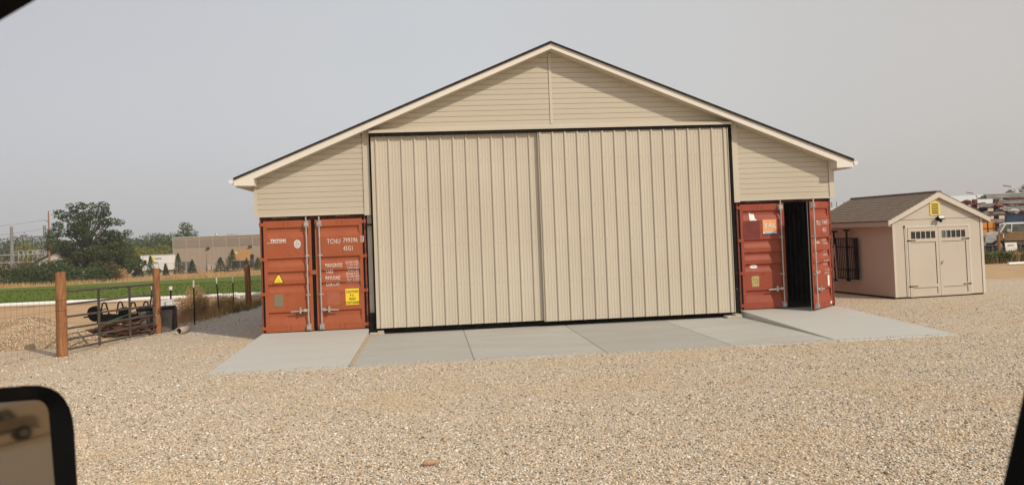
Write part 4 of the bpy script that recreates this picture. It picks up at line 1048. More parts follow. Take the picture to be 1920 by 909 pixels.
for i, (px_, d_, w_, h_) in enumerate(((8,250,13,8.6),(38,255,14,10.2),(70,250,13,9.2),(102,240,12,7.4),(128,245,12,7.8),(232,225,11,8.2),(255,240,12,7.6),(281,250,13,9.0),(300,240,12,8.8),(322,235,11,8.8),(350,215,7,11.2))):
    q = gpt(px_, d_); tree((q.x, q.y, q.z), w_, h_, .3, 3000, .48, M['leafmid'] if i % 3 else M['leafdark'], labs[i], k=14, seed=30+i, sq=.55, group='hazy skyline trees')
# shrubs in front of the substation
sl = ['olive shrub at the left edge of the photo below the substation','second shrub from the left below the substation','third shrub from the left, dark olive','fourth shrub from the left, in front of the yellow tree','dark shrub below the right substation column','dark shrub at the foot of the utility pole','dark shrub left of the large tree trunk','low green shrub under the large tree','low dark shrub under the right of the large tree','brown shrub right of the large tree','grey-brown shrub beside the concrete bollard']
for i, (px_, d_, w_, h_) in enumerate(((4,112,4.6,3.2),(26,111,4.2,2.7),(44,113,4.2,3.1),(62,112,4.2,2.6),(80,113,4.2,3.4),(98,112,4.0,3.4),(120,112,4.2,2.6),(158,113,4.6,2.2),(182,114,4.2,2.2),(205,115,3.2,2.6),(222,117,2.6,1.7))):
    q = gpt(px_, d_); tree((q.x, q.y, q.z), w_, h_, .0, 1700, .24, M[('leafbrown','leafdark','leafbrown','leafdark','leafdark','leafdark','leafdark','leafmid','leafdark','leafbrown','drybrown')[i]], sl[i], 'shrub', 'shrub', k=9, seed=50+i, sq=.62, trunk=.06, group='shrubs along the far field edge', crownpart='foliage')
# dry grass strip beyond the field
n = 16000; xx = -62+rng.random(n)*52; yy = np.array([far_edge(x) for x in xx]) + 2.5 + np.abs(rng.normal(size=n))*4.5
kk = rng.random(n) < (.35+.65*(np.sin(xx*.55)+np.sin(xx*.23+1) > .1)); xx, yy = xx[kk], yy[kk]
P = np.array([(x, y, gz(x, y)-.02) for x, y in zip(xx, yy)])
kind(tuft('dry_grass', P, .62, M['dry'], .3, .07), 'stuff', 'golden dry grass strip along the far edge of the green field', 'grass')
n = 14000; xx = -36+rng.random(n)*30; yy = 108+rng.random(n)*22
P = np.array([(x, y, gz(x, y)-.02) for x, y in zip(xx, yy)])
kind(tuft('brown_grass', P, .45, M['drybrown'], .4, .08), 'stuff', 'low brown grass in front of the grey building', 'grass')
# young conifers in front of the grey building
cl = ['short dark conifer beside the blue tractor','loose conifer in front of the left half of the trailer','thin brown conifer in front of the right end of the trailer','tall dark conifer left of the green garage door','columnar conifer right of the green garage door','neat conical conifer in the middle of the grey wall','tall loose conifer beside the tan awning','small conifer at the right end of the grey wall','tiny conifer behind the far wooden fence post']
for i, (px_, d_, w_, h_, mm) in enumerate(((257,126,2.6,2.0,'leafblue'),(281,127,2.2,3.3,'leafmid'),(309,127,1.3,2.0,'leafbrown'),(333,128,2.5,3.5,'leafblue'),(359,129,2.3,2.4,'leafblue'),(412,131,3.3,2.6,'leafblue'),(435,131,3.3,3.8,'leafblue'),(482,132,2.4,2.3,'leafmid'),(461,131,1.6,2.3,'leafmid'))):
    q = gpt(px_, d_); conifer((q.x, q.y, q.z), h_, w_, 1500, M[mm], cl[i], i+1, 'young conifers before the grey building', 1 if i in (1,6) else 0)
q = gpt(386, 131); t = thing('bare_sapling', 'thin almost bare sapling in front of the grey wall', 'sapling', q); b = MB(); b.path([(0,0,0),(0,0,3.2)], [.05,.012], 5)
for k in range(10): z_ = 1+k*.22; a = k*2.4; b.path([(0,0,z_),(.35*math.cos(a),.35*math.sin(a),z_+.35)], [.018,.006], 4)
b.build('trunk', M['bark'], t)
# grey tilt-up building
DB = 150.; bl = at(324, 447, DB); br_ = at(560, 447, DB)
ang = math.atan2(br_.y-bl.y, br_.x-bl.x); q0 = Vector((bl.x, bl.y, gz(bl.x, bl.y)))
bld = thing('commercial_building', 'long flat-roofed grey tilt-up commercial building beyond the field', 'building', q0, ang)
hB = 6.15; lw = 26.
M['tilt'] = painted('tiltup_wall', (.38,.31,.24), amt=.04); M['tiltdark'] = painted('tiltup_band', (.285,.235,.185), amt=.04)
b = MB(); b.box(0, lw, 0, 18, -.3, hB); b.build('wall', M['tilt'], bld)
b = MB(); b.box(-.02, lw+.02, -.06, 0, 4.35, 5.75); b.build('upper_band', M['tiltdark'], bld)
b = MB(); b.box(-.1, lw+.1, -.12, 18.1, hB, hB+.16); b.build('parapet_cap', mat('cap_metal', (.50,.47,.43), rough=.5), bld)
b = MB()
for k in range(11): b.box(k*2.45-.05, k*2.45+.05, -.075, 0, -.2, hB)
b.build('panel_joint', mat('joint', (.43,.37,.30), rough=.9), bld)
bs = DB/FPX
for x_, z_ in (((390-324)*bs, 4.05), ((469-324)*bs, 4.10)):
    b = MB(); b.box(x_-.28, x_+.28, -.4, 0, z_-.12, z_+.12); b.build('wall_light', M['ink'], bld, bevel=.03)
b = MB(); b.box(1.7, 3.4, -.05, 0, .15, 1.75); g_ = b.build('garage_door', mat('green_grey_door', (.075,.085,.08), rough=.5), bld)
b = MB(); b.box(1.6, 3.5, -.09, -.05, 1.75, 1.85); b.box(1.6, 3.6, -.3, 0, -.05, .12); b.build('door_frame', M['galv'], g_)
for x_ in (6.5, 7.3): b = MB(); b.box(x_, x_+.6, -.7, -.1, .1, 1.05); b.build('utility_cabinet', mat('cabinet_%d' % int(x_*10), (.46,.42,.37), rough=.6), bld, bevel=.02)
b = MB(); b.box(11.3, 14.6, -1.6, -.1, 1.6, 3.55); b.build('tan_awning', mat('tan_awning_cloth', (.50,.29,.11), (.46,.26,.10), 2, rough=.8), bld, bevel=.03)
b = MB(); b.box(11.5, 14.9, -1.4, -.1, .45, 1.55); b.box(14.65, 14.85, -1.4, -.1, 1.5, 2.6); b.build('dark_opening', M['ink'], bld)
b = MB(); b.box(12.0, 12.35, -1.68, -1.6, 2.85, 3.15); b.build('awning_badge', M['white'], bld)
b = MB(); b.ball((7.0,3,hB+.35), .35, 8, 6); b.box(9.2, 10.6, 2, 4, hB+.16, hB+.38); b.build('roof_vent', M['galv'], bld)
# white office trailer
q = gpt(290, 146); tr = thing('office_trailer', 'white office trailer with a yellow and black sign parked left of the grey building', 'trailer', q, ang)
s_ = 146/FPX
b = MB(); b.box(-2.65, 2.65, 0, 2.4, .45, 3.15); b.build('body', M['white'], tr, bevel=.06)
b = MB(); b.box(-2.7, 2.7, -.05, 2.45, 3.15, 3.25); b.build('roof', mat('trailer_roof', (.45,.44,.42), rough=.6), tr)
b = MB(); b.box(-2.1, -1.55, -.03, 0, 1.4, 2.35); b.build('window', M['glass'], tr)
b = MB(); b.box(-.6, -.1, -.035, 0, 2.0, 2.85); b.build('yellow_sign', M['yellow'], tr)
b = MB()
for k, ch in enumerate('UN'): pass
vs, fs = textmesh('TRI STATE', .34, .012, .72)
b.add([(.0+x, -.035, 2.42+y) for x, y in vs], fs); b.box(-.2, .5, -.036, -.034, 1.78, 1.92)
b.build('sign_letters', mat('sign_blue_black', (.02,.025,.05), rough=.6), tr)
for x_ in (-.5, .6):
    b = MB(); b.tube((x_,-.02,.42), (x_,.2,.42), .40, n=16); b.build('wheel', M['rubber'], tr)
b = MB(); b.box(-2.6, 2.6, .1, 2.3, .3, .45); b.beam((-2.6,1.2,.4), (-3.4,1.2,.4), .15, .15); b.build('chassis', M['ink'], tr)
# blue tractor
q = gpt(246, 140); tc = thing('tractor', 'blue tractor parked left of the white trailer', 'tractor', q, ang)
blue = mat('tractor_blue', (.03,.11,.32), (.04,.14,.38), 4, rough=.4)
b = MB(); b.box(-1.5, .2, -.45, .45, .8, 1.45); b.box(-.1, 1.2, -.6, .6, .6, 1.2); b.build('hood', blue, tc, bevel=.08)
b = MB(); b.box(.0, 1.1, -.55, .55, 2.0, 2.1); b.build('cab_roof', blue, tc, bevel=.03)
b = MB(); [b.tube((x_, y_, 1.1), (x_, y_, 2.05), .04, n=5) for x_ in (.05,1.05) for y_ in (-.5,.5)]; b.build('cab_posts', M['ink'], tc)
for x_, y_, r_ in ((-1.1,-.6,.42),(-1.1,.6,.42),(.7,-.75,.68),(.7,.75,.68)):
    b = MB(); b.tube((x_,y_-.15,r_), (x_,y_+.15,r_), r_, n=18); w_ = b.build('wheel', M['rubber'], tc); b = MB(); b.tube((x_,y_-.17,r_), (x_,y_+.17,r_), r_*.5, n=14); b.build('rim', M['whitedirty'], w_)
q = gpt(235, 125); b = MB(); b.tube((0,0,-.1), (0,0,1.55), .22, .22, n=14); b.ball((0,0,1.55), .22, 12, 8, (1,1,.5))
tag(b.build('bollard', concrete('bollard_conc', (.36,.29,.22), (.44,.36,.28), (.4,.3,.2)), loc=q), 'rounded pale concrete bollard right of the large tree', 'bollard')
# chain link fence by the trailer
cf = thing('chain_link_fence', 'grey chain link fence running behind the young conifers', 'fence')
pts = [gpt(x_, 134) for x_ in range(228, 500, 17)]
for q in pts:
    b = MB(); b.tube(q, q+Vector((0,0,1.9)), .04, n=6); b.build('post', M['galv'], cf)
b = MB()
for a_, c_ in zip(pts, pts[1:]): b.tube(a_+Vector((0,0,1.88)), c_+Vector((0,0,1.88)), .028, n=5)
b.build('top_rail', M['galv'], cf)
b = MB()
for a_, c_ in zip(pts, pts[1:]):
    for k in range(8):
        q = a_+(c_-a_)*k/8; e = a_+(c_-a_)*(k+1)/8
        b.tube(q, e+Vector((0,0,1.85)), .006, n=3, cap=False); b.tube(e, q+Vector((0,0,1.85)), .006, n=3, cap=False)
b.build('chain_mesh', M['galv'], cf)
# substation
DS = 185.; q = gpt(22, DS); ss = thing('substation_frame', 'tall grey steel gantry of an electrical substation at far left', 'substation', q)
k_ = DS/FPX; z0 = q.z; q2 = gpt(84, DS); dx = q2-q
st = mat('substation_steel', (.20,.195,.19), (.27,.265,.26), 3, rough=.5, metal=.2)
hh = (505-423)*k_+ .6
for base, nm in ((Vector((0,0,0)), 0), (dx, 1)):
    b = MB(); b.tube(base, base+Vector((0,0,hh)), .42, .30, n=12); b.build('column', st, ss)
b = MB(); z_ = hh-(444-423)*k_; b.tube((0,0,z_), dx+Vector((0,0,z_+.0)), .20, n=8); b.build('crossbeam', st, ss)
for t_ in (.28,.55,.82):
    b = MB(); c_ = dx*t_; b.path([c_+Vector((0,0,z_)), c_+Vector((.5,0,z_-.5)), c_+Vector((.5,0,z_-3.6))], .07, 5); b.build('insulator_drop', M['ink'], ss)
b = MB()
for z1 in (z_-3.9, z_-5.6): b.tube((-3,0,z1), dx+Vector((0,0,z1)), .14, n=6)
for i in range(6):
    x_ = .6+i*1.0; y_ = -.5
    b.path([(x_,y_,z_-5.8),(x_,y_,z_-3.3+.2*(i % 2)),(x_+1.0,y_,z_-3.2+.2*(i % 2)),(x_+1.4,y_,z_-4.6)], .09, 5)
for i in range(3):
    x_ = dx.x-2.6+i*.7; b.path([(x_,-.5,z_-3.0),(x_+1.3,-.5,z_-4.8)], .08, 5); b.path([(x_+1.3,-.5,z_-3.0),(x_,-.5,z_-4.8)], .08, 5)
b.build('bus_pipes', mat('bus_aluminium', (.40,.40,.39), rough=.4, metal=.3), ss)
b = MB(); b.box(-3, 2.2, -.6, .6, z_-7.2, z_-6.95)
for x_ in (-2.5, 0.6, 2.0): b.box(x_-.12, x_+.12, -.4, .4, -.2, z_-7.2)
b.build('lower_platform', st, ss)
q = gpt(92, 160); up = thing('utility_pole', 'tall reddish brown wooden utility pole beside the large tree', 'utility pole', q)
h_ = (505-388)*160/FPX
b = MB(); b.tube((0,0,-.5), (0,0,h_), .20, .13, n=10); b.build('pole', mat('pole_red_wood', (.26,.10,.06), (.34,.15,.09), 2, rough=.8), up)
b = MB(); b.beam((-.7,0,h_-1.6), (.1,0,h_-1.9), .09, .09); b.beam((-.7,0,h_-3.2), (.1,0,h_-3.6), .09, .09); b.tube((0,0,h_),(0,0,h_+.25),.08); b.build('bracket', M['ink'], up)
b = MB()
for dz in (1.5, 3.2, 5.0):
    A_ = q+Vector((-.6,0,h_-dz)); B_ = A_+Vector((-42,8,-2.4-(.35 if dz > 3 else 0))); pp = [A_.lerp(B_, t/14)-Vector((0,0,1.8*(t/14)*(1-t/14))) for t in range(15)]
    b.path([Vector(v) for v in pp], .022, 4)
tag(b.build('power_lines', mat('cable_grey', (.10,.10,.10), rough=.6)), 'three thin power lines running left from the utility pole', 'power lines')
q = gpt(104, 165); hs = thing('house', 'grey-roofed house half hidden behind the large tree', 'house', q, -.2)
b = MB(); b.prism([(-4,0),(4,0),(4,2.6),(0,4.2),(-4,2.6)], 0, 8); b.build('wall', mat('house_white', (.55,.53,.50), rough=.8), hs)
b = MB()
for s_ in (-1,1): b.prism([(0,4.25),(s_*4.5,2.35),(s_*4.5,2.55),(0,4.45)], -.4, 8.4)
b.build('roof', M['shingle'], hs)
b = MB(); b.box(-1.5,-.3,-.03,0,1,2); b.build('window', M['glass'], hs)
# ------------------------------------------------------------------ far right background
sp_ = lambda px_, d_: (lambda p_: Vector((p_.x, p_.y, G)))(at(px_, 430, d_))
vx = Vector((CR.x, CR.y, 0)).normalized(); va = math.atan2(vx.y, vx.x)     # facing the yard squarely
def hz(px_, py_, d_): return at(px_, py_, d_).z - G
# white building with a pale metal roof
q = sp_(1830, 105); wh = thing('white_house', 'white building with a pale metal roof and a front gable behind the racks', 'building', q, va-.35)
b = MB(); b.box(-9, 14, 0, 9, 0, 3.3); b.build('wall', mat('white_render', (.74,.66,.58), rough=.8), wh)
b = MB(); b.prism([(-.6,3.2),(4.6,5.15),(9.8,3.2)][::-1], -9.6, 14.6, ax='x'); b.build('roof', mat('pale_metal_roof', (.62,.62,.60), rough=.5), wh)
b = MB(); b.prism([(1.2,0),(6.2,0),(6.2,3.3),(3.7,5.25),(1.2,3.3)], -1.4, 0); b.build('gable_wall', mat('gable_cream', (.74,.64,.55), rough=.8), wh)
b = MB(); b.beam((.8,-1.6,3.0), (3.7,-1.6,5.4), .25, .22); b.beam((3.7,-1.6,5.4), (6.6,-1.6,3.0), .25, .22); b.build('gable_trim', mat('gable_trim', (.16,.15,.15), rough=.6), wh)
for i, (px_, py_, d_) in enumerate(((1833, 362, 92), (1905, 349, 84))):
    q = sp_(px_+2, d_); h_ = hz(px_, py_, d_)
    t = thing('street_lamp', ['grey street lamp rising just above the shed eave, left of the other','taller grey street lamp at the right edge behind the racks'][i], 'street lamp', q, va, 'street lamps beyond the racks')
    b = MB(); b.path([(0,0,0),(0,0,h_-.35),(-.15,0,h_-.15),(-.55,0,h_)], [.09,.07,.05,.04], 8); b.build('pole', M['galv'], t)
    b = MB(); b.beam((-.4,0,h_-.03), (-1.15,0,h_+.12), .22, .09); b.build('lamp_head', mat('lamp_grey%d' % i, (.16,.16,.16), rough=.5), t, bevel=.02)
# storage racks with loads
rust = mat('rack_rust', (.11,.028,.016), (.17,.05,.03), 3, rough=.7); steel = mat('stock_grey', (.17,.165,.16), (.30,.29,.27), 2, rough=.5, metal=.2)
steel2 = mat('stock_pale', (.36,.34,.31), (.24,.23,.21), 2, rough=.5)
def rack(px0, d_, n, lab, levels):
    q = sp_(px0, d_); t = thing('storage_rack', lab, 'storage rack', q, va, 'rust red storage racks behind the shed')
    H = 3.55
    for k in range(n):
        x_ = k*.95; b = MB(); b.box(x_-.11, x_+.11, -.15, .15, 0, H-.25*(k == 0)); b.build('upright', rust, t)
    for z in levels:
        b = MB(); b.box(-.2, (n-1)*.95+.3, -.35, .25, z-.10, z); b.build('shelf_beam', rust, t)
    return t, q
def stock(q, x0, x1, z, mm, lab, kind_, n=5, r=.06, y=-.2, tilt=0):
    t = thing('steel_stock', lab, 'steel bars', q+Vector((0,0,z)), va, 'loads on the storage racks'); rn = random.Random(int(z*100+x0*10))
    b = MB()
    for k in range(n):
        yy_ = y+(k % 4)*r*2.1; zz = r+(k//4)*r*1.8; e = rn.uniform(-.35,.35)
        if kind_ == 'tube': b.tube((x0+e, yy_, zz), (x1+e*.6, yy_, zz+tilt), r, n=7)
        else: b.box(x0+e, x1+e*.5, yy_-r, yy_+r, zz-r, zz+r)
    b.build('bars', mm, t); return t
t1, qa = rack(1846, 62, 3, 'left rust red storage rack of stacked levels right behind the shed roof', (.95, 1.75, 2.35, 2.95))
stock(qa, -.9, 1.7, 2.95, steel2, 'pale steel bars on the topmost level of the left rack', 'box', 7, .07, tilt=.1)
stock(qa, -.3, 3.4, 2.35, steel, 'grey tubes on the third level of the left rack', 'tube', 8, .07)
stock(qa, .1, 2.6, 1.75, steel2, 'long pale bars on the second level of the left rack', 'box', 8, .07)
stock(qa, -.6, 1.4, .95, M['ink'], 'dark bars on the lowest level of the left rack', 'box', 6, .09)
t2, qb = rack(1892, 59, 3, 'right rust red storage rack with a slanting load on top at the photo edge', (2.55, 3.10, 3.5))
stock(qb, -1.7, 2.6, 3.5, steel2, 'long grey tubes on the topmost level of the right rack', 'tube', 9, .065)
stock(qb, -.6, 2.8, 3.10, steel, 'dark grey bars on the middle level of the right rack', 'box', 8, .08)
stock(qb, -.4, 2.8, 2.55, steel2, 'bundle of mixed pale pipes on the lowest level of the right rack', 'tube', 10, .075)
for i, (px_, py_, d_, c_) in enumerate(((1812,380,61,(.10,.03,.02)), (1842,393,60,(.012,.012,.012)), (1876,384,61.5,(.30,.09,.04)), (1902,396,58,(.55,.5,.42)))):
    q = at(px_, py_, d_); b = MB(); b.ball((0,0,0), .34, 7, 5, (1.2,.7,.55), .3)
    tag(b.build('bundle', mat('bundle%d' % i, c_, rough=.8), loc=q), ['dark red bundle on the rack top seen just over the shed roof','black wrapped bundle on the rack beside the shed roof tip','rust orange bundle on the left rack','pale bundle on the right rack'][i], 'bundle', 'bundles on the racks')
# support for the far left bundle: a low extra rack
t3, qc = rack(1806, 61.2, 2, 'low rust rack mostly hidden behind the shed roof', (2.45, 3.25))
# blue container, orange loader
q = sp_(1886, 56.5); t = thing('blue_container', 'blue ribbed storage container behind the old off-road car', 'container', q, va-.56)
b = MB(); b.box(0, 6, 0, 2.4, .1, 2.25); 
for k in range(30): b.box(.1+k*.2, .2+k*.2, -.03, 0, .25, 2.12)
b.build('body', mat('dusty_blue', (.075,.11,.19), (.10,.14,.23), 3, rough=.6), t)
b = MB(); b.box(-.04, 6.04, -.05, 2.45, 2.25, 2.33); b.box(-.04, .06, -.05, .05, .1, 2.25); b.build('frame', mat('dusty_blue_dark', (.05,.07,.12), rough=.6), t)
q = sp_(1842, 57); t = thing('orange_machine', 'orange machine standing under the left rack behind the shed corner', 'machine', q, va)
og = mat('machine_orange', (.62,.24,.035), (.54,.20,.04), 3, rough=.6)
b = MB(); b.box(-.9, .95, 0, 1.4, .95, 1.85); b.box(-.9, 1.0, .2, 1.2, .45, 1.0); b.build('body', og, t, bevel=.06)
b = MB(); b.box(-.9, .95, -.02, 0, 1.36, 1.41); b.box(.35,.42,-.02,0,.95,1.85); b.build('trim_line', M['ink'], t)
for x_ in (-.6, .5): b = MB(); b.tube((x_,-.1,.35), (x_,.2,.35), .35, n=14); b.build('wheel', M['rubber'], t)
# old off-road car
def suv(q, rot, lab, cols, name='offroad_car', cat='car'):
    body, roofc, hood = cols
    t = thing(name, lab, cat, q, rot)
    b = MB(); b.prism([(.75,.50),(4.6,.50),(4.6,1.22),(.75,1.22)], -.82, .82); b.build('body', body, t, bevel=.05)
    b = MB(); b.prism([(0,.55),(.76,.50),(.76,1.20),(.62,1.26),(.08,1.14),(0,1.0)], -.80, .80); h_ = b.build('hood', hood, t, bevel=.05)
    b = MB(); b.box(-.02, .01, -.72, .72, .66, .98); b.build('grille', M['ink'], h_)
    for y_ in (-.62, .62): b = MB(); b.tube((-.03,y_,.85), (.0,y_,.85), .10, n=12); b.build('headlight', M['glasspale'], h_)
    b = MB(); b.prism([(.85,1.222),(4.52,1.222),(4.35,1.68),(1.15,1.68)], -.74, .74); g_ = b.build('window_band', M['glasspale'], t, bevel=.03)
    b = MB(); b.prism([(1.05,1.68),(4.45,1.68),(4.35,1.78),(1.25,1.79)], -.78, .78); b.build('roof', roofc, t, bevel=.03)
    for x_, xt in ((.87,1.15),(1.45,1.5),(2.6,2.6),(4.45,4.32)):
        for y_ in (-.755,.755): b = MB(); b.beam((x_,y_,1.22), (xt,y_,1.69), .05, .07); b.build('window_pillar', roofc, t)
    b = MB(); b.box(-.08, .04, -.82, .82, .42, .56); b.box(4.58, 4.68, -.8, .8, .42, .56); b.build('bumper', M['galv'], t, bevel=.02)
    b = MB(); b.box(.8, 4.6, -.828, -.82, .60, .68); b.box(.8,4.6,.82,.828,.60,.68); b.build('side_trim', M['ink'], t)
    for x_ in (.72, 3.65):
        for y_ in (-.78, .78):
            b = MB(); b.tube((x_,y_-.11,.37), (x_,y_+.11,.37), .37, n=20); w_ = b.build('wheel', M['rubber'], t)
            b = MB(); b.tube((x_,y_-.12,.37), (x_,y_+.12,.37), .20, n=14); b.build('rim', M['galv'], w_)
    for x_ in (1.35, 2.5):
        b = MB(); b.box(x_+.75, x_+.92, -.85, -.82, 1.02, 1.06); b.build('door_handle', M['galv'], t)
    b = MB(); b.box(1.2, 1.38, -.98, -.80, 1.22, 1.40); b.build('mirror', hood, t, bevel=.02)
    return t
q = sp_(1843, 52); suv(q, va-.42, 'old tan off-road car with a white roof and pale hood parked by the blue container', (mat('faded_tan_paint', (.30,.19,.09), (.24,.15,.075), 3, rough=.5), M['white'], mat('chalky_white_paint', (.52,.52,.50), (.42,.42,.41), 3, rough=.5)))
q = sp_(1895, 46); b = MB(); b.box(-.33, .33, -.03, .0, 0, .62); o = b.build('white_board', M['whitedirty'], loc=q+Vector((0,0,.10)), rot=va); o.rotation_euler.x = -.15; tag(o, 'leaning white printed board in front of the old off-road car', 'board')
b = MB(); b.box(-.2,.15,-.034,-.03,.42,.47); b.box(-.2,.02,-.034,-.03,.1,.13); b.box(.08,.13,-.034,-.03,.1,.14); b.build('board_print', M['ink'], o)
# pallets / dark stock in front
for i, (px_, w_, h_) in enumerate(((1852,1.0,.62),(1880,.8,.5),(1914,.7,.7))):
    q = sp_(px_, 47.5); t = thing('pallet_stack', ['stack of dark pallets right beside the shed corner in the far lot','low stack of dark pallets behind the far wooden post','stack of dark pallets at the right edge of the photo'][i], 'pallets', q, va, 'dark pallet stacks in the far lot')
    b = MB()
    for z_ in range(int(h_/.14)):
        b.box(-w_/2, w_/2, -.4, .4, z_*.14+.10, z_*.14+.125)
        for x_ in (-w_/2, -.04, w_/2-.08): b.box(x_, x_+.08, -.4, .4, z_*.14, z_*.14+.10)
    b.build('pallets', mat('palletgrey%d' % i, (.05,.045,.04), (.13,.115,.10), 5, rough=.9), t)
ffr = thing('lot_fence', 'low wire fence with a wooden post in front of the far lot', 'fence')
q = sp_(1871, 40.5); woodpost(q.x, q.y, 1.28, .08, ffr); q2 = sp_(1881, 40.5); tpost(q2.x, q2.y, 1.35, (0,0), ffr)
b = MB(); qq = sp_(1835, 40.5); qe = sp_(1960, 40.5)
for z_ in (.3,.6,.9,1.1): b.tube(qq+Vector((0,0,z_)), qe+Vector((0,0,z_)), .006, n=3)
b.build('wires', M['wire'], ffr)
bl_ = ['green bush hugging the shed corner in the far lot','green bush left of the far wooden post','yellow-green bush at the far wooden post','green bush right of the far wooden post','straw-coloured bush under the white board','green bush near the right edge of the photo','olive bush at the right edge of the photo']
for i, (px_, mm) in enumerate(((1848,'leafweed'),(1858,'leafmid'),(1872,'leafyellow'),(1884,'leafweed'),(1896,'drybrown'),(1908,'leafweed'),(1924,'leafmid'))):
    q = sp_(px_, 38.5+.4*(i % 3)); tree((q.x, q.y, q.z), 1.0, .52+.1*(i % 2), 0, 1100, .075, M[mm], bl_[i], 'bush', 'bush', k=8, seed=80+i, sq=.62, trunk=.015, group='bushes in front of the far lot', crownpart='foliage')
qv = sp_(1890, 39.5); n = 5000; P = np.column_stack([(rng.random(n)-.5)*5, rng.normal(size=n)*.6, np.zeros(n)])
P = np.array([qv + vx*p_[0] + Vector((-vx.y, vx.x, 0))*p_[1] for p_ in P]); kind(tuft('verge_grass', P, .55, M['dry'], .3, .02), 'stuff', 'tall straw grass verge in front of the far lot', 'grass')
q = sp_(1912, 36.5); b = MB(); b.tube((-.6,0,.08), (1.6,0,.10), .07, n=10); tag(b.build('white_pipe', M['white'], loc=q, rot=va), 'short white pipe lying in the verge at the right edge', 'pipe')
q = sp_(1935, 70); tree((q.x, q.y, q.z), 3.2, 5.0, .5, 2200, .2, M['leafmid'], 'tree crown poking in at the right edge above the racks', k=12, seed=91, sq=.5)
q = sp_(1585, 150); t = thing('far_warehouse', 'low pale warehouse seen between the barn and the shed roof', 'building', q, va)
b = MB(); b.box(-6, 6, 0, 10, 0, 4.3); b.build('wall', mat('far_wall', (.50,.46,.42), rough=.8), t)
b = MB(); b.prism([(-6.3,4.3),(6.3,4.3),(6.3,4.4),(0,5.0),(-6.3,4.4)], -.2, 10); b.build('roof', mat('far_roof', (.6,.6,.58), rough=.6), t)
b = MB(); [b.tube((x_,2,4.6),(x_,2,6.0),.06) for x_ in (-1.5,-.6,.8)]; b.build('roof_mast', M['ink'], t)
# ------------------------------------------------------------------ the vehicle the photo is taken from
def loc_(px_, py_, d_): return at(px_, py_, d_)
car = thing('camera_vehicle', 'black interior window frame and mirror of the vehicle the photo is taken from', 'vehicle', (CAM.x, CAM.y, G))
M['carblack'] = mat('black_trim', (.006,.006,.006), (.010,.010,.010), 30, rough=.9, spec=.05)
M['carsatin'] = mat('satin_black_plastic', (.005,.005,.006), (.009,.009,.011), 30, rough=.45, spec=.18)
M['carpaint'] = mat('dark_car_paint', (.02,.021,.024), rough=.25)
def lp(p_): return Vector(p_) - Vector((CAM.x, CAM.y, G))
# door pillar at the right: its left edge runs from the right border down to the bottom border
dR = .62
e0 = loc_(1920+(690-300)*.2283, 300, dR); e1 = loc_(1920+(690-1300)*.2283, 1300, dR)
side = CR*.13; back = _f*.05
b = MB(); vs = [e0, e1, e1+side, e0+side]; b.add([lp(v-back) for v in vs] + [lp(v) for v in vs], [(0,1,2,3),(7,6,5,4),(0,4,5,1),(1,5,6,2),(2,6,7,3),(3,7,4,0)]); b.build('door_pillar', M['carblack'], car, bevel=.008)
b = MB(); o_ = CR*.020; vs = [e0+o_, e1+o_, e1+o_+CR*.03, e0+o_+CR*.03]; b.add([lp(v-_f*.03) for v in vs] + [lp(v-_f*.012) for v in vs], [(0,1,2,3),(7,6,5,4),(0,4,5,1),(1,5,6,2),(2,6,7,3),(3,7,4,0)]); b.build('seat_belt', mat('seat_belt_grey', (.02,.02,.017), rough=.9), car)
# windscreen pillar and roof rail at the top left
a0 = loc_(-260, 40+260*.585, .60); a1 = loc_(105, -22, .60); a2 = loc_(300, -90, .62); a3 = loc_(2080, -90, .62)
up_ = CU*.09
b = MB()
for p_, q_ in ((a0,a1),(a1,a2),(a2,a3)):
    vs = [p_, q_, q_+up_, p_+up_]; b.add([lp(v-_f*.05) for v in vs] + [lp(v) for v in vs], [(0,1,2,3),(7,6,5,4),(0,4,5,1),(1,5,6,2),(2,6,7,3),(3,7,4,0)])
b.build('windscreen_pillar', M['carblack'], car)
b = MB(); b.box(-1.0, 1.05, -.95, .66, 2.75, 2.80); b.build('roof_panel', M['carpaint'], car, bevel=.02)
b = MB(); b.box(-.95, .95, .55, .72, .55, 1.62); b.build('door_panel', M['carpaint'], car, bevel=.02)
b = MB(); b.box(-2.6, -1.0, -.95, .66, .55, 1.35); b.box(1.0, 3.2, -.95, .66, .55, 1.5); b.build('body', M['carpaint'], car, bevel=.06)
for x_ in (-1.9, 2.2):
    for y_ in (-.9, .58): b = MB(); b.tube((x_,y_-.12,.40), (x_,y_+.12,.40), .40, n=24); w_ = b.build('wheel', M['rubber'], car); b = MB(); b.tube((x_,y_-.13,.40), (x_,y_+.13,.40), .22, n=16); b.build('rim', M['galv'], w_)
# door mirror
mc = loc_(20, 860, .86); din = (mc-CAM).normalized()
rout = Vector((.960, .235, math.tan(R(-3.2)))).normalized()
nrm = (rout-din).normalized()
mx_ = nrm.cross(Vector((0,0,1))).normalized(); mx_ = -mx_ if mx_.dot(CR) < 0 else mx_
mz_ = mx_.cross(nrm); mz_ = -mz_ if mz_.z < 0 else mz_
def onpl(px_, py_, off=0):
    d_ = ray(px_, py_); o_ = mc+nrm*off; t_ = ((o_-CAM).dot(nrm))/d_.dot(nrm); p_ = CAM+d_*t_; return Vector(((p_-mc).dot(mx_), (p_-mc).dot(mz_)))
def rr_poly(pts, rad, n=7):
    out = []; m_ = len(pts)
    for i in range(m_):
        p0, p1, p2 = Vector(pts[i-1]), Vector(pts[i]), Vector(pts[(i+1) % m_]); u_ = (p0-p1).normalized(); v_ = (p2-p1).normalized()
        r_ = rad[i] if isinstance(rad, (list, tuple)) else rad
        A_, B_ = p1+u_*r_, p1+v_*r_
        for k in range(n+1): t_ = k/n; out.append(A_*(1-t_)**2 + p1*2*t_*(1-t_) + B_*t_*t_)
    return out
tl, tr_, br2 = onpl(-330, 752), onpl(119, 717), onpl(142, 1120); bl2 = onpl(-330, 1150)
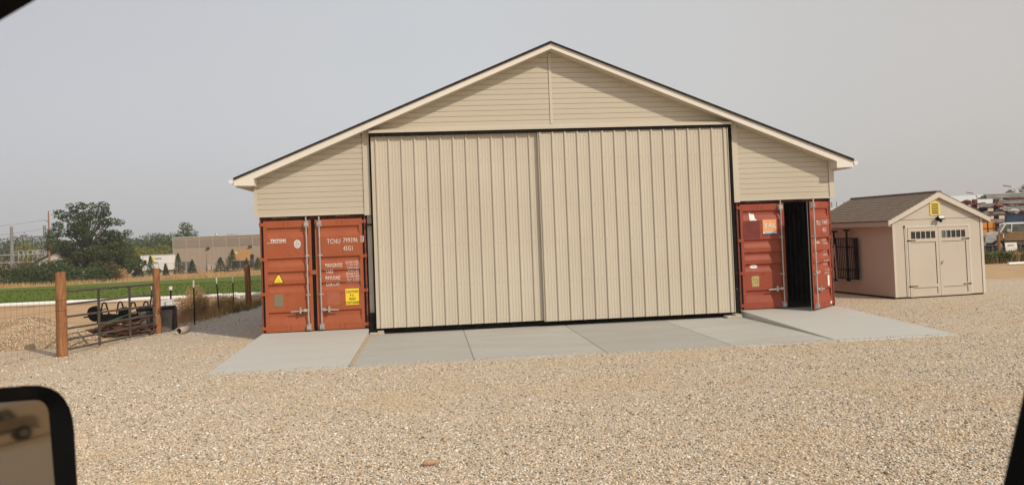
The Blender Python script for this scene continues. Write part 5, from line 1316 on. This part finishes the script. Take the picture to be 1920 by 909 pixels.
hp = rr_poly([tl, tr_, br2, bl2], [.02,.056,.03,.03])
gt_ = rr_poly([onpl(-300,778), onpl(84,748), onpl(112,1090), onpl(-300,1110)], [.015,.018,.02,.02])
mm_ = Matrix((mx_, nrm, mz_)).transposed().to_4x4(); mm_.translation = lp(mc)
b = MB(); n = len(hp); vs = [(p_.x, .012, p_.y) for p_ in hp] + [(p_.x, -.02, p_.y) for p_ in hp] + [(p_.x*.96, -.07, p_.y*.94) for p_ in hp] + [(p_.x*.72, -.115, p_.y*.7) for p_ in hp]
fs = []
for a_ in range(3): fs += [(a_*n+i, a_*n+(i+1) % n, (a_+1)*n+(i+1) % n, (a_+1)*n+i) for i in range(n)]
fs.append(tuple(range(3*n, 4*n)))
g_n = len(gt_)
b.add(vs, fs, True, mm_)
# bezel ring between housing edge and glass
b.add([(p_.x, .012, p_.y) for p_ in hp] + [(p_.x, .002, p_.y) for p_ in gt_], [(i, (i+1) % n, (i+1) % n+n, i+n) for i in range(n)], False, mm_)
hs_ = b.build('mirror_housing', M['carsatin'], car)
mg, t_, pb = nt('mirror_silver'); pb.inputs['Base Color'].default_value = (.31,.28,.245,1); pb.inputs['Metallic'].default_value = 1; pb.inputs['Roughness'].default_value = .035
b = MB(); b.add([(p_.x, .004, p_.y) for p_ in gt_], [tuple(range(g_n))], False, mm_); b.build('mirror_glass', mg, hs_)
b = MB(); b.beam(lp(mc-nrm*.06+Vector((-.02,-.02,-.02))), lp(mc+Vector((-.10,-.24,-.12))), .07, .06); b.build('mirror_arm', M['carsatin'], car, bevel=.01)
# vehicle seen in the mirror
tgt = mc + rout*1.0
rt = mc + Vector((rout.x, rout.y, 0)).normalized()*50.0
suv(Vector((rt.x, rt.y+1.4, G)), R(-83), 'beige pickup-like car parked off to the right, seen only in the door mirror', (mat('beige_paint', (.50,.38,.22), rough=.4), mat('beige_paint_roof', (.52,.40,.24), rough=.4), mat('beige_paint_hood', (.50,.38,.22), rough=.4)), 'parked_car')
# ------------------------------------------------------------------ light
SD = Vector((-.515, .600, -.612)).normalized()
el = math.asin(-SD.z)
sl_ = bpy.data.lights.new('sun', 'SUN'); sun = bpy.data.objects.new('sun', sl_); COL.objects.link(sun)
sl_.energy = 2.85; sl_.angle = R(.9); sl_.color = (1, .895, .765)
sun.rotation_euler = SD.to_track_quat('-Z', 'Y').to_euler()
w = bpy.data.worlds.new('World'); S.world = w; w.use_nodes = True; t = w.node_tree
bg = t.nodes['Background']; sky = t.nodes.new('ShaderNodeTexSky'); sky.sky_type = 'NISHITA'; sky.sun_disc = False
sky.sun_elevation = el; sky.sun_rotation = math.atan2(-SD.x, -SD.y); sky.air_density = 1.0; sky.dust_density = 2.5; sky.ozone_density = 1.0; sky.altitude = 200
hsv = t.nodes.new('ShaderNodeHueSaturation'); hsv.inputs['Saturation'].default_value = .28; L(t, sky.outputs[0], hsv.inputs['Color'])
# thick wildfire haze: the clear-sky model veiled by an even smoke layer
tc = t.nodes.new('ShaderNodeTexCoord'); sxyz = t.nodes.new('ShaderNodeSeparateXYZ'); L(t, tc.outputs['Generated'], sxyz.inputs[0])
mr = t.nodes.new('ShaderNodeMapRange'); L(t, sxyz.outputs[0], mr.inputs[0]); mr.inputs[1].default_value = -.6; mr.inputs[2].default_value = .8
smoke = ramp(t, mr.outputs[0], [(0, (.55,.545,.585)), (.46, (.72,.74,.765)), (.75, (.69,.665,.64)), (1, (.66,.60,.555))])
sc_ = t.nodes.new('ShaderNodeVectorMath'); sc_.operation = 'SCALE'; L(t, smoke, sc_.inputs[0]); sc_.inputs['Scale'].default_value = 10
smn = t.nodes.new('ShaderNodeTexNoise'); L(t, tc.outputs['Generated'], smn.inputs['Vector']); smn.inputs['Scale'].default_value = 2.2; smn.inputs['Detail'].default_value = 3
smr = t.nodes.new('ShaderNodeMapRange'); L(t, smn.outputs['Fac'], smr.inputs[0]); smr.inputs[1].default_value = .3; smr.inputs[2].default_value = .7; smr.inputs[3].default_value = 9.7; smr.inputs[4].default_value = 10.35
L(t, smr.outputs[0], sc_.inputs['Scale'])
mixn = t.nodes.new('ShaderNodeMix'); mixn.data_type = 'RGBA'; mixn.inputs[0].default_value = .70
L(t, hsv.outputs[0], mixn.inputs[6]); L(t, sc_.outputs[0], mixn.inputs[7])
L(t, mixn.outputs[2], bg.inputs[0]); bg.inputs[1].default_value = .10
# smoke haze in the air between the yard and the far trees
b = MB(); b.box(-700, 700, -60, 900, -40, 60)
hz_ = b.build('haze', None); m, t2, pb2 = nt('haze_air'); t2.nodes.remove(pb2)
pv = t2.nodes.new('ShaderNodeVolumePrincipled'); pv.inputs['Density'].default_value = .00045; pv.inputs['Color'].default_value = (.90,.89,.88,1); pv.inputs['Anisotropy'].default_value = 0
L(t2, pv.outputs[0], t2.nodes['Material Output'].inputs['Volume']); hz_.data.materials.append(m); kind(hz_, 'stuff', 'thin smoke haze filling the air', 'haze')
S.view_settings.view_transform = 'Standard'; S.view_settings.look = 'None'; S.view_settings.exposure = 0; S.view_settings.gamma = 1
S.render.engine = 'CYCLES'
S.render.resolution_x = 1024; S.render.resolution_y = 484
